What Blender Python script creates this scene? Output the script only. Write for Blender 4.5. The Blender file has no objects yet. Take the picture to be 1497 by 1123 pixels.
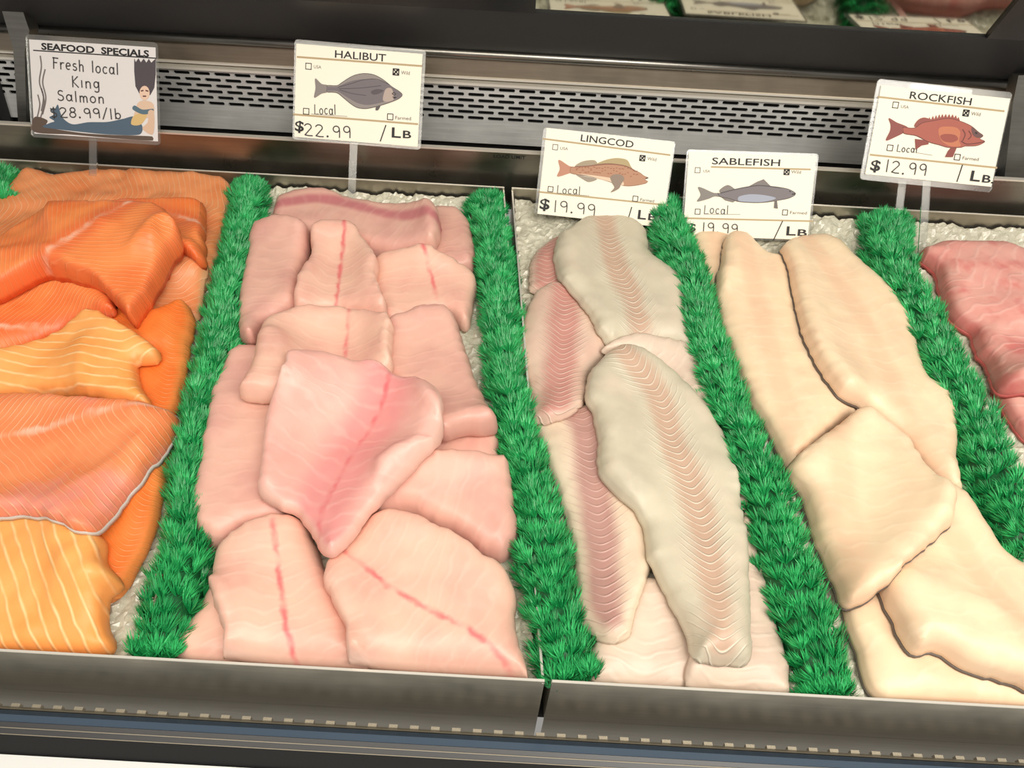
import bpy, math, random
import numpy as np
from mathutils import Vector, Matrix
from mathutils.geometry import delaunay_2d_cdt

sc = bpy.context.scene
COL = sc.collection
rng = np.random.default_rng(7)
random.seed(7)

# ------------------------------------------------------------------ camera
# Case frame: x along the case, v from the shopper to the back, w normal to the sloping fish deck.
FOC, PITCH, ROLL, CH = 1124.0, math.radians(50), math.radians(3.2), 0.55
SLOPE, LIFT = math.radians(25), 0.74
cs, sn = math.cos(SLOPE), math.sin(SLOPE)
def W(p):                                   # case frame -> world (the deck slopes up to the back)
    p = np.asarray(p, float)
    return np.stack([p[..., 0], p[..., 1]*cs - p[..., 2]*sn, p[..., 1]*sn + p[..., 2]*cs + LIFT], -1)
CAM = np.array([0, 0, CH])
FW = np.array([0, math.cos(PITCH), -math.sin(PITCH)])
UP = np.array([0, math.sin(PITCH), math.cos(PITCH)])
ER = math.cos(ROLL)*np.array([1., 0, 0]) + math.sin(ROLL)*UP
ED = math.sin(ROLL)*np.array([1., 0, 0]) - math.cos(ROLL)*UP
def ray(px, py): return FOC*FW + (px-748.5)*ER + (py-561.5)*ED
def at(px, py, w=0.0):
    d = ray(px, py); return CAM + d*((w-CH)/d[2])
def atv(px, py, v):
    d = ray(px, py); return CAM + d*(v/d[1])
def atp(px, py, v0, k):                     # on the plane v = v0 + k*w
    d = ray(px, py); t = (v0 + k*CH)/(d[1] - k*d[2]); return CAM + d*t
cam = bpy.data.cameras.new('camera'); co = bpy.data.objects.new('camera', cam); COL.objects.link(co)
cam.sensor_width = 36; cam.lens = FOC/1497*36; cam.clip_start = 0.01
def WD(d): return Vector((d[0], d[1]*cs - d[2]*sn, d[1]*sn + d[2]*cs))
r_, u_, b_ = WD(ER), WD(-ED), WD(-FW)
m = Matrix.Identity(4)
for i in range(3):
    m[i][0], m[i][1], m[i][2] = r_[i], u_[i], b_[i]
m.translation = Vector(W(CAM)); co.matrix_world = m
sc.camera = co

# ------------------------------------------------------------------ light
wd = bpy.data.worlds.new('world'); sc.world = wd; wd.use_nodes = True
bg = wd.node_tree.nodes['Background']
bg.inputs[0].default_value = (1.0, 0.96, 0.9, 1); bg.inputs[1].default_value = 0.3
def area(name, p, target, sx, sy, power, color):
    L = bpy.data.lights.new(name, 'AREA'); L.shape = 'RECTANGLE'; L.size, L.size_y = sx, sy
    L.energy = power; L.color = color
    o = bpy.data.objects.new(name, L); COL.objects.link(o)
    a, b = Vector(W(p)), Vector(W(target)); o.location = a
    o.rotation_euler = (b-a).to_track_quat('-Z', 'Y').to_euler()
    return o
area('case_lamp', (0.2, 0.0, 0.9), (0.2, 0.36, 0), 1.9, 0.4, 11.0, (1.0, 0.93, 0.81))
area('store_lamp', (0.9, -0.7, 2.0), (0.3, 0.5, 0), 1.4, 0.9, 22.0, (1.0, 0.96, 0.9))
vs = sc.view_settings
vs.view_transform = 'Standard'; vs.look = 'None'; vs.gamma = 1; vs.exposure = 0.1
try: vs.use_curve_mapping = False
except Exception: pass
sc.cycles.use_denoising = True

# ------------------------------------------------------------------ helpers
def lin(c):
    c = [x/255 for x in c]
    return tuple(x/12.92 if x <= .04045 else ((x+.055)/1.055)**2.4 for x in c) + (1,)
def tag(o, label=None, cat=None, group=None, kind=None):
    if label: o['label'] = label
    if cat: o['category'] = cat
    if group: o['group'] = group
    if kind: o['kind'] = kind
    return o
def empty(name, p, label, cat, group=None):
    o = bpy.data.objects.new(name, None); COL.objects.link(o); o.location = Vector(W(p)); o.empty_display_size = .02
    return tag(o, label, cat, group)
def world_loc(o):
    return np.array(o.location) + (world_loc(o.parent) if o.parent else 0)
def mesh(name, verts, faces, mat, parent=None, smooth=False, attrs=None, origin=None):
    """verts in the case frame"""
    wv = W(verts)
    base = world_loc(parent) if parent else np.zeros(3)
    loc = np.zeros(3) if parent else (W(origin) if origin is not None else np.array([*(wv[:, :2].min(0)+wv[:, :2].max(0))/2, wv[:, 2].min()]))
    me = bpy.data.meshes.new(name)
    me.from_pydata((wv-base-loc).tolist(), [], [list(map(int, f)) for f in faces])
    if smooth: me.polygons.foreach_set('use_smooth', [True]*len(me.polygons))
    if attrs:
        for k, a in attrs.items():
            at_ = me.attributes.new(k, 'FLOAT', 'POINT'); at_.data.foreach_set('value', np.asarray(a, np.float32))
    me.materials.append(mat); me.update()
    o = bpy.data.objects.new(name, me); COL.objects.link(o); o.location = loc
    if parent: o.parent = parent
    return o
class MB:
    def __init__(s): s.v, s.f = [], []
    def add(s, v, f):
        n = len(s.v); s.v += [tuple(p) for p in v]; s.f += [tuple(i+n for i in q) for q in f]; return s
    def frame_box(s, O, U, V, N, a0, a1, b0, b1, c0, c1):
        O, U, V, N = map(np.asarray, (O, U, V, N))
        P = [O+U*a+V*b+N*c for c in (c0, c1) for b in (b0, b1) for a in (a0, a1)]
        return s.add(P, [(0, 2, 3, 1), (4, 5, 7, 6), (0, 1, 5, 4), (2, 6, 7, 3), (0, 4, 6, 2), (1, 3, 7, 5)])
    def box(s, x0, x1, v0, v1, w0, w1):
        return s.frame_box((0, 0, 0), (1, 0, 0), (0, 1, 0), (0, 0, 1), x0, x1, v0, v1, w0, w1)
    def prism(s, prof, x0, x1):             # closed (v, w) profile pulled along x
        n = len(prof)
        P = [(x, v, w) for x in (x0, x1) for v, w in prof]
        F = [(i, (i+1) % n, n+(i+1) % n, n+i) for i in range(n)] + [tuple(range(n))[::-1], tuple(range(n, 2*n))]
        return s.add(P, F)
    def build(s, name, mat, parent=None, smooth=False):
        o = mesh(name, np.array(s.v), s.f, mat, parent, smooth)
        return o
def bevel(o, wd=.0015, seg=2):
    mo = o.modifiers.new('bevel', 'BEVEL'); mo.width = wd; mo.segments = seg; mo.limit_method = 'ANGLE'; mo.angle_limit = .6
    return o

# ------------------------------------------------------------------ materials
class NT:
    def __init__(s, name):
        s.m = bpy.data.materials.new(name); s.m.use_nodes = True; s.t = s.m.node_tree
        s.p = s.t.nodes['Principled BSDF']
    def n(s, typ, **kw):
        nd = s.t.nodes.new(typ)
        for k, v in kw.items():
            if k == 'ins':
                for i, x in v.items(): s.set(nd, i, x)
            else: setattr(nd, k, v)
        return nd
    def set(s, nd, i, x):
        if hasattr(x, 'is_output'): s.t.links.new(x, nd.inputs[i])
        else: nd.inputs[i].default_value = x
    def math(s, op, a, b=0.0, c=0.0, clamp=False):
        nd = s.n('ShaderNodeMath', operation=op, use_clamp=clamp, ins={0: a, 1: b, 2: c}); return nd.outputs[0]
    def mix(s, f, a, b):
        nd = s.n('ShaderNodeMix', data_type='RGBA', ins={0: f, 6: a, 7: b}); return nd.outputs[2]
    def step(s, x, a, b, lo=0.0, hi=1.0):
        nd = s.n('ShaderNodeMapRange', interpolation_type='SMOOTHSTEP', ins={0: x, 1: a, 2: b, 3: lo, 4: hi}); return nd.outputs[0]
    def attr(s, k): return s.n('ShaderNodeAttribute', attribute_name=k).outputs['Fac']
    def noise(s, scale, detail=3.0, vec=None, dist=0.0):
        nd = s.n('ShaderNodeTexNoise', ins={'Scale': scale, 'Detail': detail, 'Distortion': dist})
        s.t.links.new(vec if vec is not None else s.obj(), nd.inputs['Vector']); return nd.outputs['Fac']
    def obj(s):
        if not hasattr(s, '_o'):
            s._o = s.n('ShaderNodeTexCoord').outputs['Object']
        return s._o
    def P(s, **kw):
        for k, v in kw.items(): s.set(s.p, k.replace('_', ' '), v)
        return s
    def bump(s, h, strength, dist=.001):
        b = s.n('ShaderNodeBump', ins={'Strength': strength, 'Distance': dist, 'Height': h})
        s.t.links.new(b.outputs[0], s.p.inputs['Normal'])
def plain(name, col, rough=.5, metal=0.0, **kw):
    t = NT(name); t.P(Base_Color=lin(col), Roughness=rough, Metallic=metal, **kw); return t.m
def steel(name, col, rough, streak=.25, spots=0.0, metal=1.0):
    t = NT(name)
    mp = t.n('ShaderNodeMapping', ins={'Vector': t.obj(), 'Scale': (3, 60, 60)}).outputs[0]
    n1 = t.noise(6, 4, mp); n2 = t.noise(30, 4)
    f = t.math('MULTIPLY', t.math('SUBTRACT', n1, .5), streak*2)
    f = t.math('ADD', f, t.math('MULTIPLY', t.math('SUBTRACT', n2, .5), streak))
    c = t.mix(t.math('ADD', f, .5, clamp=True), tuple(x*.6 for x in lin(col)[:3])+(1,), tuple(min(1, x*1.35) for x in lin(col)[:3])+(1,))
    if spots:
        c = t.mix(t.math('MULTIPLY', t.step(t.noise(140, 5), .62, .7), spots), c, lin((235, 235, 225)))
    t.P(Base_Color=c, Metallic=metal, Roughness=t.math('ADD', t.math('MULTIPLY', n2, .2), rough-.1))
    return t.m
M = dict(
    tray=steel('brushed_tray_steel', (196, 190, 176), .42, .2),
    rim=plain('polished_steel_edge', (236, 230, 218), .3, .5), ledge=plain('ledge_metal', (150, 142, 126), .4, .3),
    back=steel('dark_reflecting_steel', (160, 157, 150), .3, .15),
    grille=steel('grille_steel', (216, 216, 214), .42, .3, .25, .6),
    tan=steel('tan_steel', (158, 146, 130), .42, .25),
    endm=steel('end_panel_steel', (150, 148, 142), .4, .3),
    dark=plain('dark_void', (16, 16, 17), .7),
    black=plain('black_frame', (40, 40, 42), .45), blackp=plain('black_panel', (34, 34, 37), .3),
    blue=plain('blue_bumper', (70, 86, 104), .28),
    char=plain('charcoal_rail', (58, 58, 60), .35),
    white=plain('white_enamel', (235, 235, 232), .3),
    clear=None, card=plain('card_stock', (252, 245, 226), .55), cardw=plain('white_card', (226, 222, 220), .5),
    ink=plain('black_ink', (28, 27, 28), .6), pen=plain('marker_ink', (58, 56, 56), .6), rule=plain('tan_rule', (186, 164, 126), .6),
    grey=plain('grey_ink', (110, 106, 100), .6),
)
def clear_mat():
    t = NT('clear_plastic'); t.t.nodes.remove(t.p)
    tr = t.n('ShaderNodeBsdfTransparent', ins={0: (.93, .94, .93, 1)}); gl = t.n('ShaderNodeBsdfGlossy', ins={0: (1, 1, 1, 1), 1: .12})
    df = t.n('ShaderNodeBsdfDiffuse', ins={0: (.75, .74, .72, 1)})
    a = t.n('ShaderNodeMixShader', ins={0: .07, 1: tr.outputs[0], 2: df.outputs[0]})
    f = t.math('ADD', t.math('MULTIPLY', t.n('ShaderNodeFresnel', ins={0: 1.4}).outputs[0], .8), .02)
    b = t.n('ShaderNodeMixShader', ins={0: f, 1: a.outputs[0], 2: gl.outputs[0]})
    t.t.links.new(b.outputs[0], t.t.nodes['Material Output'].inputs[0]); return t.m
M['clear'] = clear_mat()
def mirror_mat():
    t = NT('smoked_glass'); t.P(Base_Color=(.46, .46, .41, 1), Metallic=1.0, Roughness=.06)
    return t.m
M['mirror'] = mirror_mat()

def flesh(name, base, base2, line=None, lam=.007, chev=.6, lw=.35, ls=.5, lrange=None, band=None, blood=None, edge=None,
          rough=.46, bump=.35, dist=1.2, blotch=None, sss=.05):
    t = NT(name)
    al, cr, ed = t.attr('along'), t.attr('cross'), t.attr('edge')
    ac = t.math('SQRT', t.math('ADD', t.math('MULTIPLY', cr, cr), .00002))
    nlo, nhi = t.noise(22, 2), t.noise(110, 4)
    c = t.mix(t.step(nlo, .35, .65), lin(base), lin(base2))
    c = t.mix(t.math('MULTIPLY', t.step(nhi, .45, .7), .18), c, lin(tuple(min(255, x+22) for x in base2)))
    if blotch: c = t.mix(t.math('MULTIPLY', t.step(t.noise(blotch[1], 3), .5, .68), blotch[2]), c, lin(blotch[0]))
    if band:
        f = t.math('MULTIPLY', t.step(t.math('ADD', ac, t.math('MULTIPLY', t.math('SUBTRACT', nlo, .5), band[1]*.8)), band[1]*.35, band[1], 1, 0), band[2])
        c = t.mix(f, c, lin(band[0]))
    h = t.math('MULTIPLY', nhi, .35)
    if line:
        ph = t.math('ADD', t.math('DIVIDE', al, lam), t.math('MULTIPLY', ac, chev/lam))
        ph = t.math('ADD', ph, t.math('MULTIPLY', t.noise(26, 2), dist))
        tri = t.math('MULTIPLY', t.math('PINGPONG', ph, .5), 2.0)
        mk = t.step(tri, 1-lw, 1)
        mk = t.math('MULTIPLY', mk, t.step(t.noise(40, 3), .3, .6, .25, 1))
        if lrange: mk = t.math('MULTIPLY', mk, t.step(ac, lrange[0], lrange[1], 1, 0))
        c = t.mix(t.math('MULTIPLY', mk, ls), c, lin(line))
        h = t.math('ADD', h, mk)
    if blood:
        w = blood[1]
        jit = t.math('MULTIPLY', t.math('SUBTRACT', t.noise(90, 2), .5), w*1.6)
        f = t.step(t.math('ABSOLUTE', t.math('ADD', cr, jit)), 0, w, 1, 0)
        f = t.math('MULTIPLY', f, t.step(t.noise(45, 2), .36, .6, .12, blood[2]))
        c = t.mix(f, c, lin(blood[0]))
    if edge: c = t.mix(t.math('MULTIPLY', t.step(ed, 0, edge[1], 1, 0), edge[2]), c, lin(edge[0]))
    t.P(Base_Color=c, Roughness=rough, Coat_Weight=.07, Coat_Roughness=.2, Specular_IOR_Level=.5)
    if sss: t.P(Subsurface_Weight=sss, Subsurface_Radius=(.012, .005, .003), Subsurface_Scale=.5)
    t.bump(h, bump, .0016)
    return t.m
F = {}
F['salmon'] = flesh('salmon_flesh', (246, 142, 76), (240, 122, 60), (252, 178, 122), .0055, .75, .35, .4, band=((236, 104, 54), .02, .6), blood=((252, 206, 176), .0055, .7), edge=((232, 106, 58), .005, .5))
F['salmon_back'] = flesh('salmon_flesh_tan', (236, 152, 98), (228, 134, 80), (248, 204, 156), .0062, .5, .3, .45, edge=((240, 200, 156), .004, .5))
F['salmon_deep'] = flesh('salmon_flesh_deep', (246, 134, 58), (242, 118, 44), (252, 168, 96), .005, .9, .35, .3, edge=((248, 176, 104), .008, .4))
F['salmon_pale'] = flesh('salmon_flesh_pale', (252, 176, 98), (248, 164, 84), (254, 218, 158), .011, .55, .36, .8, dist=.8, edge=((246, 146, 82), .006, .5))
F['salmon_pink'] = flesh('salmon_flesh_pink', (248, 152, 98), (244, 138, 84), (252, 196, 148), .0068, .8, .32, .5, band=((240, 124, 70), .022, .5), blood=((252, 206, 180), .005, .7), blotch=((238, 152, 140), 12, .75))
F['halibut'] = flesh('halibut_flesh', (236, 190, 168), (230, 176, 158), (242, 206, 186), .012, .15, .5, .2, blood=((224, 104, 108), .004, .85), bump=.13, dist=2.5, edge=((242, 204, 184), .005, .5), sss=.06)
F['halibut_plain'] = flesh('halibut_flesh_plain', (228, 180, 162), (220, 166, 152), (236, 194, 176), .014, .1, .5, .18, bump=.13, dist=2.5, edge=((226, 172, 158), .006, .5), sss=.06)
F['halibut_red'] = flesh('halibut_flesh_red_edge', (230, 182, 164), (222, 168, 154), (234, 188, 172), .014, .1, .5, .18, bump=.13, dist=2.5, band=((192, 104, 114), .012, .8), sss=.06)
F['halibut_pink'] = flesh('halibut_flesh_pink', (236, 182, 168), (230, 170, 158), (242, 200, 188), .015, .2, .5, .25, blood=((222, 96, 104), .004, .8), band=((232, 138, 140), .036, .65), bump=.13, dist=2.5, edge=((242, 206, 190), .006, .6), sss=.06)
F['lingcod'] = flesh('lingcod_flesh', (214, 204, 180), (204, 194, 172), (244, 232, 210), .0072, 1.0, .34, .75, (.012, .027), band=((198, 152, 128), .018, .65), bump=.55, dist=.9, edge=((222, 214, 192), .006, .5), blotch=((226, 206, 184), 16, .5))
F['lingcod_pink'] = flesh('lingcod_flesh_rosy', (226, 196, 176), (218, 182, 164), (244, 216, 198), .0066, 1.0, .36, .75, (.014, .03), band=((196, 124, 116), .022, .75), bump=.55, dist=.6, edge=((232, 210, 190), .008, .6))
F['lingcod_dark'] = flesh('lingcod_flesh_mauve', (232, 212, 188), (224, 200, 176), (230, 190, 178), .0075, .8, .35, .55, (.008, .03), band=((172, 112, 110), .021, .75), bump=.5, dist=1.0, edge=((240, 222, 196), .012, .8))
F['lingcod_plain'] = flesh('lingcod_flesh_plain', (226, 204, 184), (218, 194, 176), (236, 216, 198), .012, .3, .5, .3, bump=.3, dist=2.0)
F['sable'] = flesh('sablefish_flesh', (246, 220, 184), (242, 210, 176), (250, 230, 202), .016, .2, .5, .16, band=((240, 196, 162), .016, .55), bump=.1, dist=2.5, edge=((238, 200, 172), .005, .5), sss=.06)
F['rock'] = flesh('rockfish_flesh', (236, 176, 162), (230, 160, 148), (244, 202, 188), .016, .4, .45, .35, bump=.25, dist=2.6, blotch=((214, 104, 102), 30, .6), edge=((212, 104, 102), .006, .6))
SKIN = dict(dark=plain('dark_fish_skin', (104, 92, 84), .4), silver=plain('silver_fish_skin', (206, 198, 190), .3), rose=plain('rosy_fish_skin', (196, 92, 88), .4), pale=plain('pale_membrane', (236, 208, 190), .4))
def ice_mat():
    t = NT('crushed_ice'); n = t.noise(160, 4)
    c = t.mix(n, lin((180, 176, 156)), lin((236, 232, 212)))
    t.P(Base_Color=c, Roughness=.25, Coat_Weight=.4, Subsurface_Weight=.2, Subsurface_Scale=.4, Subsurface_Radius=(.01, .01, .01)); t.bump(t.noise(260, 3), .5, .002); return t.m
M['ice'] = ice_mat()
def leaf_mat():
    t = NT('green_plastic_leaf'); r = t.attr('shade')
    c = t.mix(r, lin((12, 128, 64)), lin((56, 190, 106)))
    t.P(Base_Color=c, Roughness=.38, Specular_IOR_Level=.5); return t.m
M['leaf'] = leaf_mat(); M['strip'] = plain('green_plastic_strip', (10, 92, 46), .5)

# ------------------------------------------------------------------ display case
BV, BK = 0.86, 0.30                       # the back wall leans: v = BV + BK*w
def bw(y, off=0.0):
    q = atp(640, y, BV+off, BK); return (q[1], q[2])
XL, XR = atp(34, 230, BV, BK)[0], atp(1474, 300, BV, BK)[0]
VF, VB = 0.189, 0.765                      # tray lip, front and back
case = empty('display_case', (0, .5, -.16), 'stainless steel refrigerated seafood display case with slotted air grille and black upper edge', 'display case')
X0, X1 = XL-.02, XR+.02
def shift(p, d): return (p[0]+d, p[1])
# lower reflecting panel
PV, PK = 0.782, 0.12                      # upright polished panel just behind the trays
def pw(y): q = atp(640, y, PV, PK); return (q[1], q[2])
a, b, b2 = pw(300), pw(216), pw(213.6)
MB().prism([a, b, shift(b, .002), shift(a, .002)], X0, X1).build('back_panel', M['back'], case)
MB().prism([shift(b, -.003), shift(b2, -.003), shift(b2, .002), shift(b, .002)], X0, X1).build('bright_hem', M['rim'], case)
# grille: a plate with real slots
gt, gb = bw(118.5), bw(206)
gd = np.array([0, gt[0]-gb[0], gt[1]-gb[1]]); GL = np.linalg.norm(gd); gd /= GL
gn = np.array([0, -gd[2], gd[1]])
gO = np.array([0, gb[0], gb[1]])
def grille():
    mb = MB(); P = lambda x, t, c=0: gO + np.array([x, 0, 0]) + gd*t + gn*c
    def rows(y): q = atp(640, y, BV, BK); return (np.array([0, q[1], q[2]])-gO) @ gd
    t1, t0 = rows(122.5), rows(173.5)
    n = 6; ph = (t1-t0)/n; pitch = .0249; sl, sh = .0198, ph*.56
    nc = int((X1-X0)/pitch)
    xs = X0; xe = X0+nc*pitch+pitch/2
    def quad(x0, x1, ta, tb): mb.add([P(x0, ta), P(x1, ta), P(x1, tb), P(x0, tb)], [(0, 1, 2, 3)])
    quad(X0-.01, X1+.02, 0, t0); quad(X0-.01, X1+.02, t1, GL)
    for r in range(n):
        ta, tb = t0+r*ph, t0+(r+1)*ph; tm = (ta+tb)/2; s0 = xs + (pitch/2 if r % 2 else 0)
        if r % 2: quad(X0-.01, s0, ta, tb)
        else: quad(X0-.01, X0, ta, tb)
        for i in range(nc):
            x0 = s0+i*pitch; x1 = x0+pitch; xm = (x0+x1)/2
            e = sh*.3; h = sl/2; k = sh/2
            inn = [(xm-h+e, tm-k), (xm+h-e, tm-k), (xm+h, tm-k+e), (xm+h, tm+k-e), (xm+h-e, tm+k), (xm-h+e, tm+k), (xm-h, tm+k-e), (xm-h, tm-k+e)]
            out = [(xm-h+e, ta), (xm+h-e, ta), (x1, tm-k+e), (x1, tm+k-e), (xm+h-e, tb), (xm-h+e, tb), (x0, tm+k-e), (x0, tm-k+e)]
            cor = {1: (x1, ta), 3: (x1, tb), 5: (x0, tb), 7: (x0, ta)}
            V = [P(*q) for q in inn]+[P(*q) for q in out]+[P(q[0], q[1], -.003) for q in inn]
            Fc = []
            for j in range(8):
                j2 = (j+1) % 8
                if j in cor: V.append(P(*cor[j])); Fc.append((j, 8+j, len(V)-1, 8+j2, j2))
                else: Fc.append((j, 8+j, 8+j2, j2))
                Fc.append((j, j2, 16+j2, 16+j))
            mb.add(V, Fc)
        quad(s0+nc*pitch, X1+.02, ta, tb)
    return mb.build('air_grille', M['grille'], case)
grille()
a, b = bw(260, .02), bw(119, .02)
MB().prism([a, b, shift(b, .01), shift(a, .01)], X0, X1).build('grille_backing', M['dark'], case)
# stepped hems above the grille, tan panel, rail, black frame
a, b = bw(118.8), bw(115.2); MB().prism([shift(a, -.006), shift(b, -.006), shift(b, .03), shift(a, .03)], X0, X1).build('bright_hem', M['rim'], case)
a, b = bw(115.2), bw(111.2); MB().prism([shift(a, .008), shift(b, .008), shift(b, .03), shift(a, .03)], X0, X1).build('groove', M['dark'], case)
a, b = bw(111.2), bw(108.8); MB().prism([shift(a, -.003), shift(b, -.003), shift(b, .03), shift(a, .03)], X0, X1).build('bright_hem', M['rim'], case)
a, b = bw(108.8), bw(77); MB().prism([a, b, shift(b, .03), shift(a, .03)], X0, X1).build('upper_panel', M['tan'], case)
a, b = bw(77), bw(71.5)
prof = [((a[0]+b[0])/2 - .006*math.cos(t)-.003, (a[1]+b[1])/2 + .006*math.sin(t)*1.0) for t in np.linspace(-1.57, 1.57, 7)]+[shift(b, .03), shift(a, .03)]
MB().prism(prof, X0, X1).build('top_rail', M['back'], case, True)
MV, MK = 0.8966, -0.404                     # the smoked glass overhangs: v = MV + MK*w
def mw(y): q = atp(640, y, MV, MK); return (q[1], q[2])
a, b = bw(72), mw(9)
MB().prism([shift(a, -.001), shift(b, -.003), shift(b, .03), shift(a, .03)], X0-.05, X1+.05).build('black_frame', M['black'], case)
a, c_ = mw(9), mw(-60)
xm0, xm1 = atp(783, 10, MV, MK)[0], atp(1444, 50, MV, MK)[0]
MB().prism([a, c_, shift(c_, .006), shift(a, .006)], xm0, xm1).build('smoked_glass', M['mirror'], case)
MB().prism([shift(a, -.004), shift(c_, -.004), shift(c_, .006), shift(a, .006)], X0-.2, xm0).build('black_panel', M['blackp'], case)
MB().prism([shift(a, -.004), shift(c_, -.004), shift(c_, .006), shift(a, .006)], xm1, X1+.2).build('black_panel', M['blackp'], case)
# deck under the trays and the front rail
def fr(y, v): return (v, atv(640, y, v)[2])
MB().box(X0, X1+.4, VF+.006, PV-.01, -.10, -.092).build('deck', M['dark'], case)
rail = [fr(1067.6, .174), fr(1070.6, .171), fr(1071.4, .1705), (.172, -.13), (.1755, -.13)]
MB().prism(rail, X0-.3, X1+.3).build('air_return_ledge', M['ledge'], case)
mb = MB()
for i in range(80):
    x = X0-.2+i*.0162
    q = fr(1067.5, .1745)
    mb.frame_box((x, q[0], q[1]), (1, 0, 0), (0, 1, 0), (0, 0, 1), 0, .0066, -.0006, .002, -.004, .0012)
mb.build('ledge_teeth', M['ledge'], case)
p1, p2, p3 = fr(1073, .1690), fr(1090, .1580), fr(1091.5, .157)
bl = [p1, (.1635, (p1[1]+p2[1])/2+.0035), p2, (.157, -.12), (.169, -.12)]
MB().prism(bl, X0-.3, X1+.3).build('blue_bumper', M['blue'], case, False)
q1, q2 = fr(1090.5, .1575), fr(1108, .1500)
MB().prism([q1, q2, (.150, -.12), (.1572, -.12)], X0-.3, X1+.3).build('front_rail', M['char'], case)
for y, v in ((1098, .1541), (1107.5, .1501)):
    c0, c1 = fr(y, v), fr(y+1.1, v-.0005)
    MB().prism([c0, (c0[0]-.0004, c0[1]+.0006), (c1[0]-.0004, c1[1]+.0006), c1], X0-.3, X1+.3).build('trim_line', M['ledge'], case)
q2, q3 = fr(1108.5, .1498), fr(1138, .1400)
MB().prism([q2, q3, (.14, -.14), (.1497, -.14)], X0-.3, X1+.3).build('kick_rail', M['dark'], case)
q4 = fr(1138.5, .1395)
MB().prism([q4, (.06, q4[1]+.004), (.06, -.16), (.1395, -.16)], X0-.3, X1+.3).build('front_panel', M['white'], case)
# end panels with slotted uprights
def wall_u(x, t, c=0):                     # x, distance up the back wall from its foot, out of it
    return np.array([x, BV, 0]) + np.array([0, BK, 1])/math.hypot(BK, 1)*t + np.array([0, -1, BK])/math.hypot(BK, 1)*c
UU = np.array([0, BK, 1])/math.hypot(BK, 1); NN = np.array([0, -1, BK])/math.hypot(BK, 1)
def slotted(x, w, name):
    mb = MB(); O = np.array([x, BV, 0.]) ; t = -.05
    mb.frame_box(O, (1, 0, 0), UU, NN, 0, w*.3, -.05, .125, .004, .012)
    mb.frame_box(O, (1, 0, 0), UU, NN, w*.72, w, -.05, .125, .004, .012)
    while t < .12:
        mb.frame_box(O, (1, 0, 0), UU, NN, w*.3, w*.72, t, t+.011, .004, .012); t += .023
    u = mb.build(name, M['endm'], case)
slotted(XL-.05, .038, 'slotted_upright')
MB().frame_box((XL-.2, BV, 0), (1, 0, 0), UU, NN, 0, .2, -.08, .20, -.002, .003).build('end_backing', M['dark'], case)
# left end post: folded strip
lp = [atp(*q, BV-.035, BK) for q in ((-2, -6), (26, -6), (43, 45), (36, 75), (40, 232), (30, 232), (19, 70), (4, 20))]
def slab(pts, n, th):
    pts = [np.asarray(p) for p in pts]; k = len(pts)
    return MB().add(pts+[p+n*th for p in pts], [tuple(range(k)), tuple(range(k, 2*k))[::-1]]+[(i, i+k, (i+1) % k+k, (i+1) % k) for i in range(k)])
slab(lp, -NN, .02).build('end_post', M['endm'], case)
rp = [atp(*q, BV-.035, BK) for q in ((1489, 110), (1510, 110), (1510, 318), (1462, 315), (1472, 230), (1481, 150))]
slab(rp, -NN, .02).build('end_post', M['endm'], case)
# engraved load limit line
def text_geo(body, size=1.0, sx=1.0, bold=0.0, align='LEFT'):
    c = bpy.data.curves.new('t', 'FONT'); c.body = body; c.size = size; c.align_x = align; c.offset = bold; c.resolution_u = 3
    o = bpy.data.objects.new('t', c); COL.objects.link(o)
    dg = bpy.context.evaluated_depsgraph_get(); me = bpy.data.meshes.new_from_object(o.evaluated_get(dg))
    v = np.array([x.co[:] for x in me.vertices]); f = [tuple(p.vertices) for p in me.polygons]
    bpy.data.objects.remove(o); bpy.data.curves.remove(c); bpy.data.meshes.remove(me)
    v[:, 0] *= sx
    return v, f
tv, tf = text_geo('LOAD LIMIT', 1, 1.25, .01)
L0 = atp(721, 230, PV, PK); L1 = atp(768, 232.5, PV, PK); PU = np.array([0, PK, 1])/math.hypot(PK, 1); PN = np.array([0, -1, PK])/math.hypot(PK, 1); sc_ = np.linalg.norm(L1-L0)/tv[:, 0].max()
mesh('load_limit_text', np.array([L0+np.array([1, 0, 0])*q[0]*sc_+PU*q[1]*sc_*1.0+PN*.0008 for q in tv]), tf, M['ink'], case)

# ------------------------------------------------------------------ trays
def tray(name, x00, x01, x10, x11, label):
    """x00/x01 front left/right, x10/x11 back left/right"""
    cx = (x00+x01)/2
    t = empty(name, ((x00+x11)/2, (VF+VB)/2, -.085), label, 'tray')
    T = .0014
    def wall(p, q, nm, wtop=0.0, wbot=-.085):
        p = np.array([*p, 0.]); q = np.array([*q, 0.]); d = (q-p); Ln = np.linalg.norm(d); d /= Ln; n = np.array([-d[1], d[0], 0])
        MB().frame_box(p, d, n, (0, 0, 1), 0, Ln, 0, T, wbot, wtop).build(nm, M['tray'], t)
        MB().frame_box(p, d, n, (0, 0, 1), 0, Ln, -.0002, T+.0002, wtop, wtop+.0009).build('rim', M['rim'], t)
    wall((x00, VF), (x01, VF), 'front_wall', 0.0, -.138); wall((x11, VB), (x10, VB), 'back_wall')
    wall((x01, VF), (x11, VB), 'side_wall', -.004); wall((x10, VB), (x00, VF), 'side_wall', -.004)
    MB().add([(x00, VF, -.085), (x01, VF, -.085), (x11, VB, -.085), (x10, VB, -.085), (x00, VF, -.083), (x01, VF, -.083), (x11, VB, -.083), (x10, VB, -.083)],
             [(3, 2, 1, 0), (4, 5, 6, 7), (0, 1, 5, 4), (1, 2, 6, 5), (2, 3, 7, 6), (3, 0, 4, 7)]).build('tray_floor', M['tray'], t)
    return t
gx0, gx1 = at(796, 1000)[0], at(807, 994)[0]
gb0, gb1 = at(737, 276)[0], at(748, 277)[0]
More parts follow.
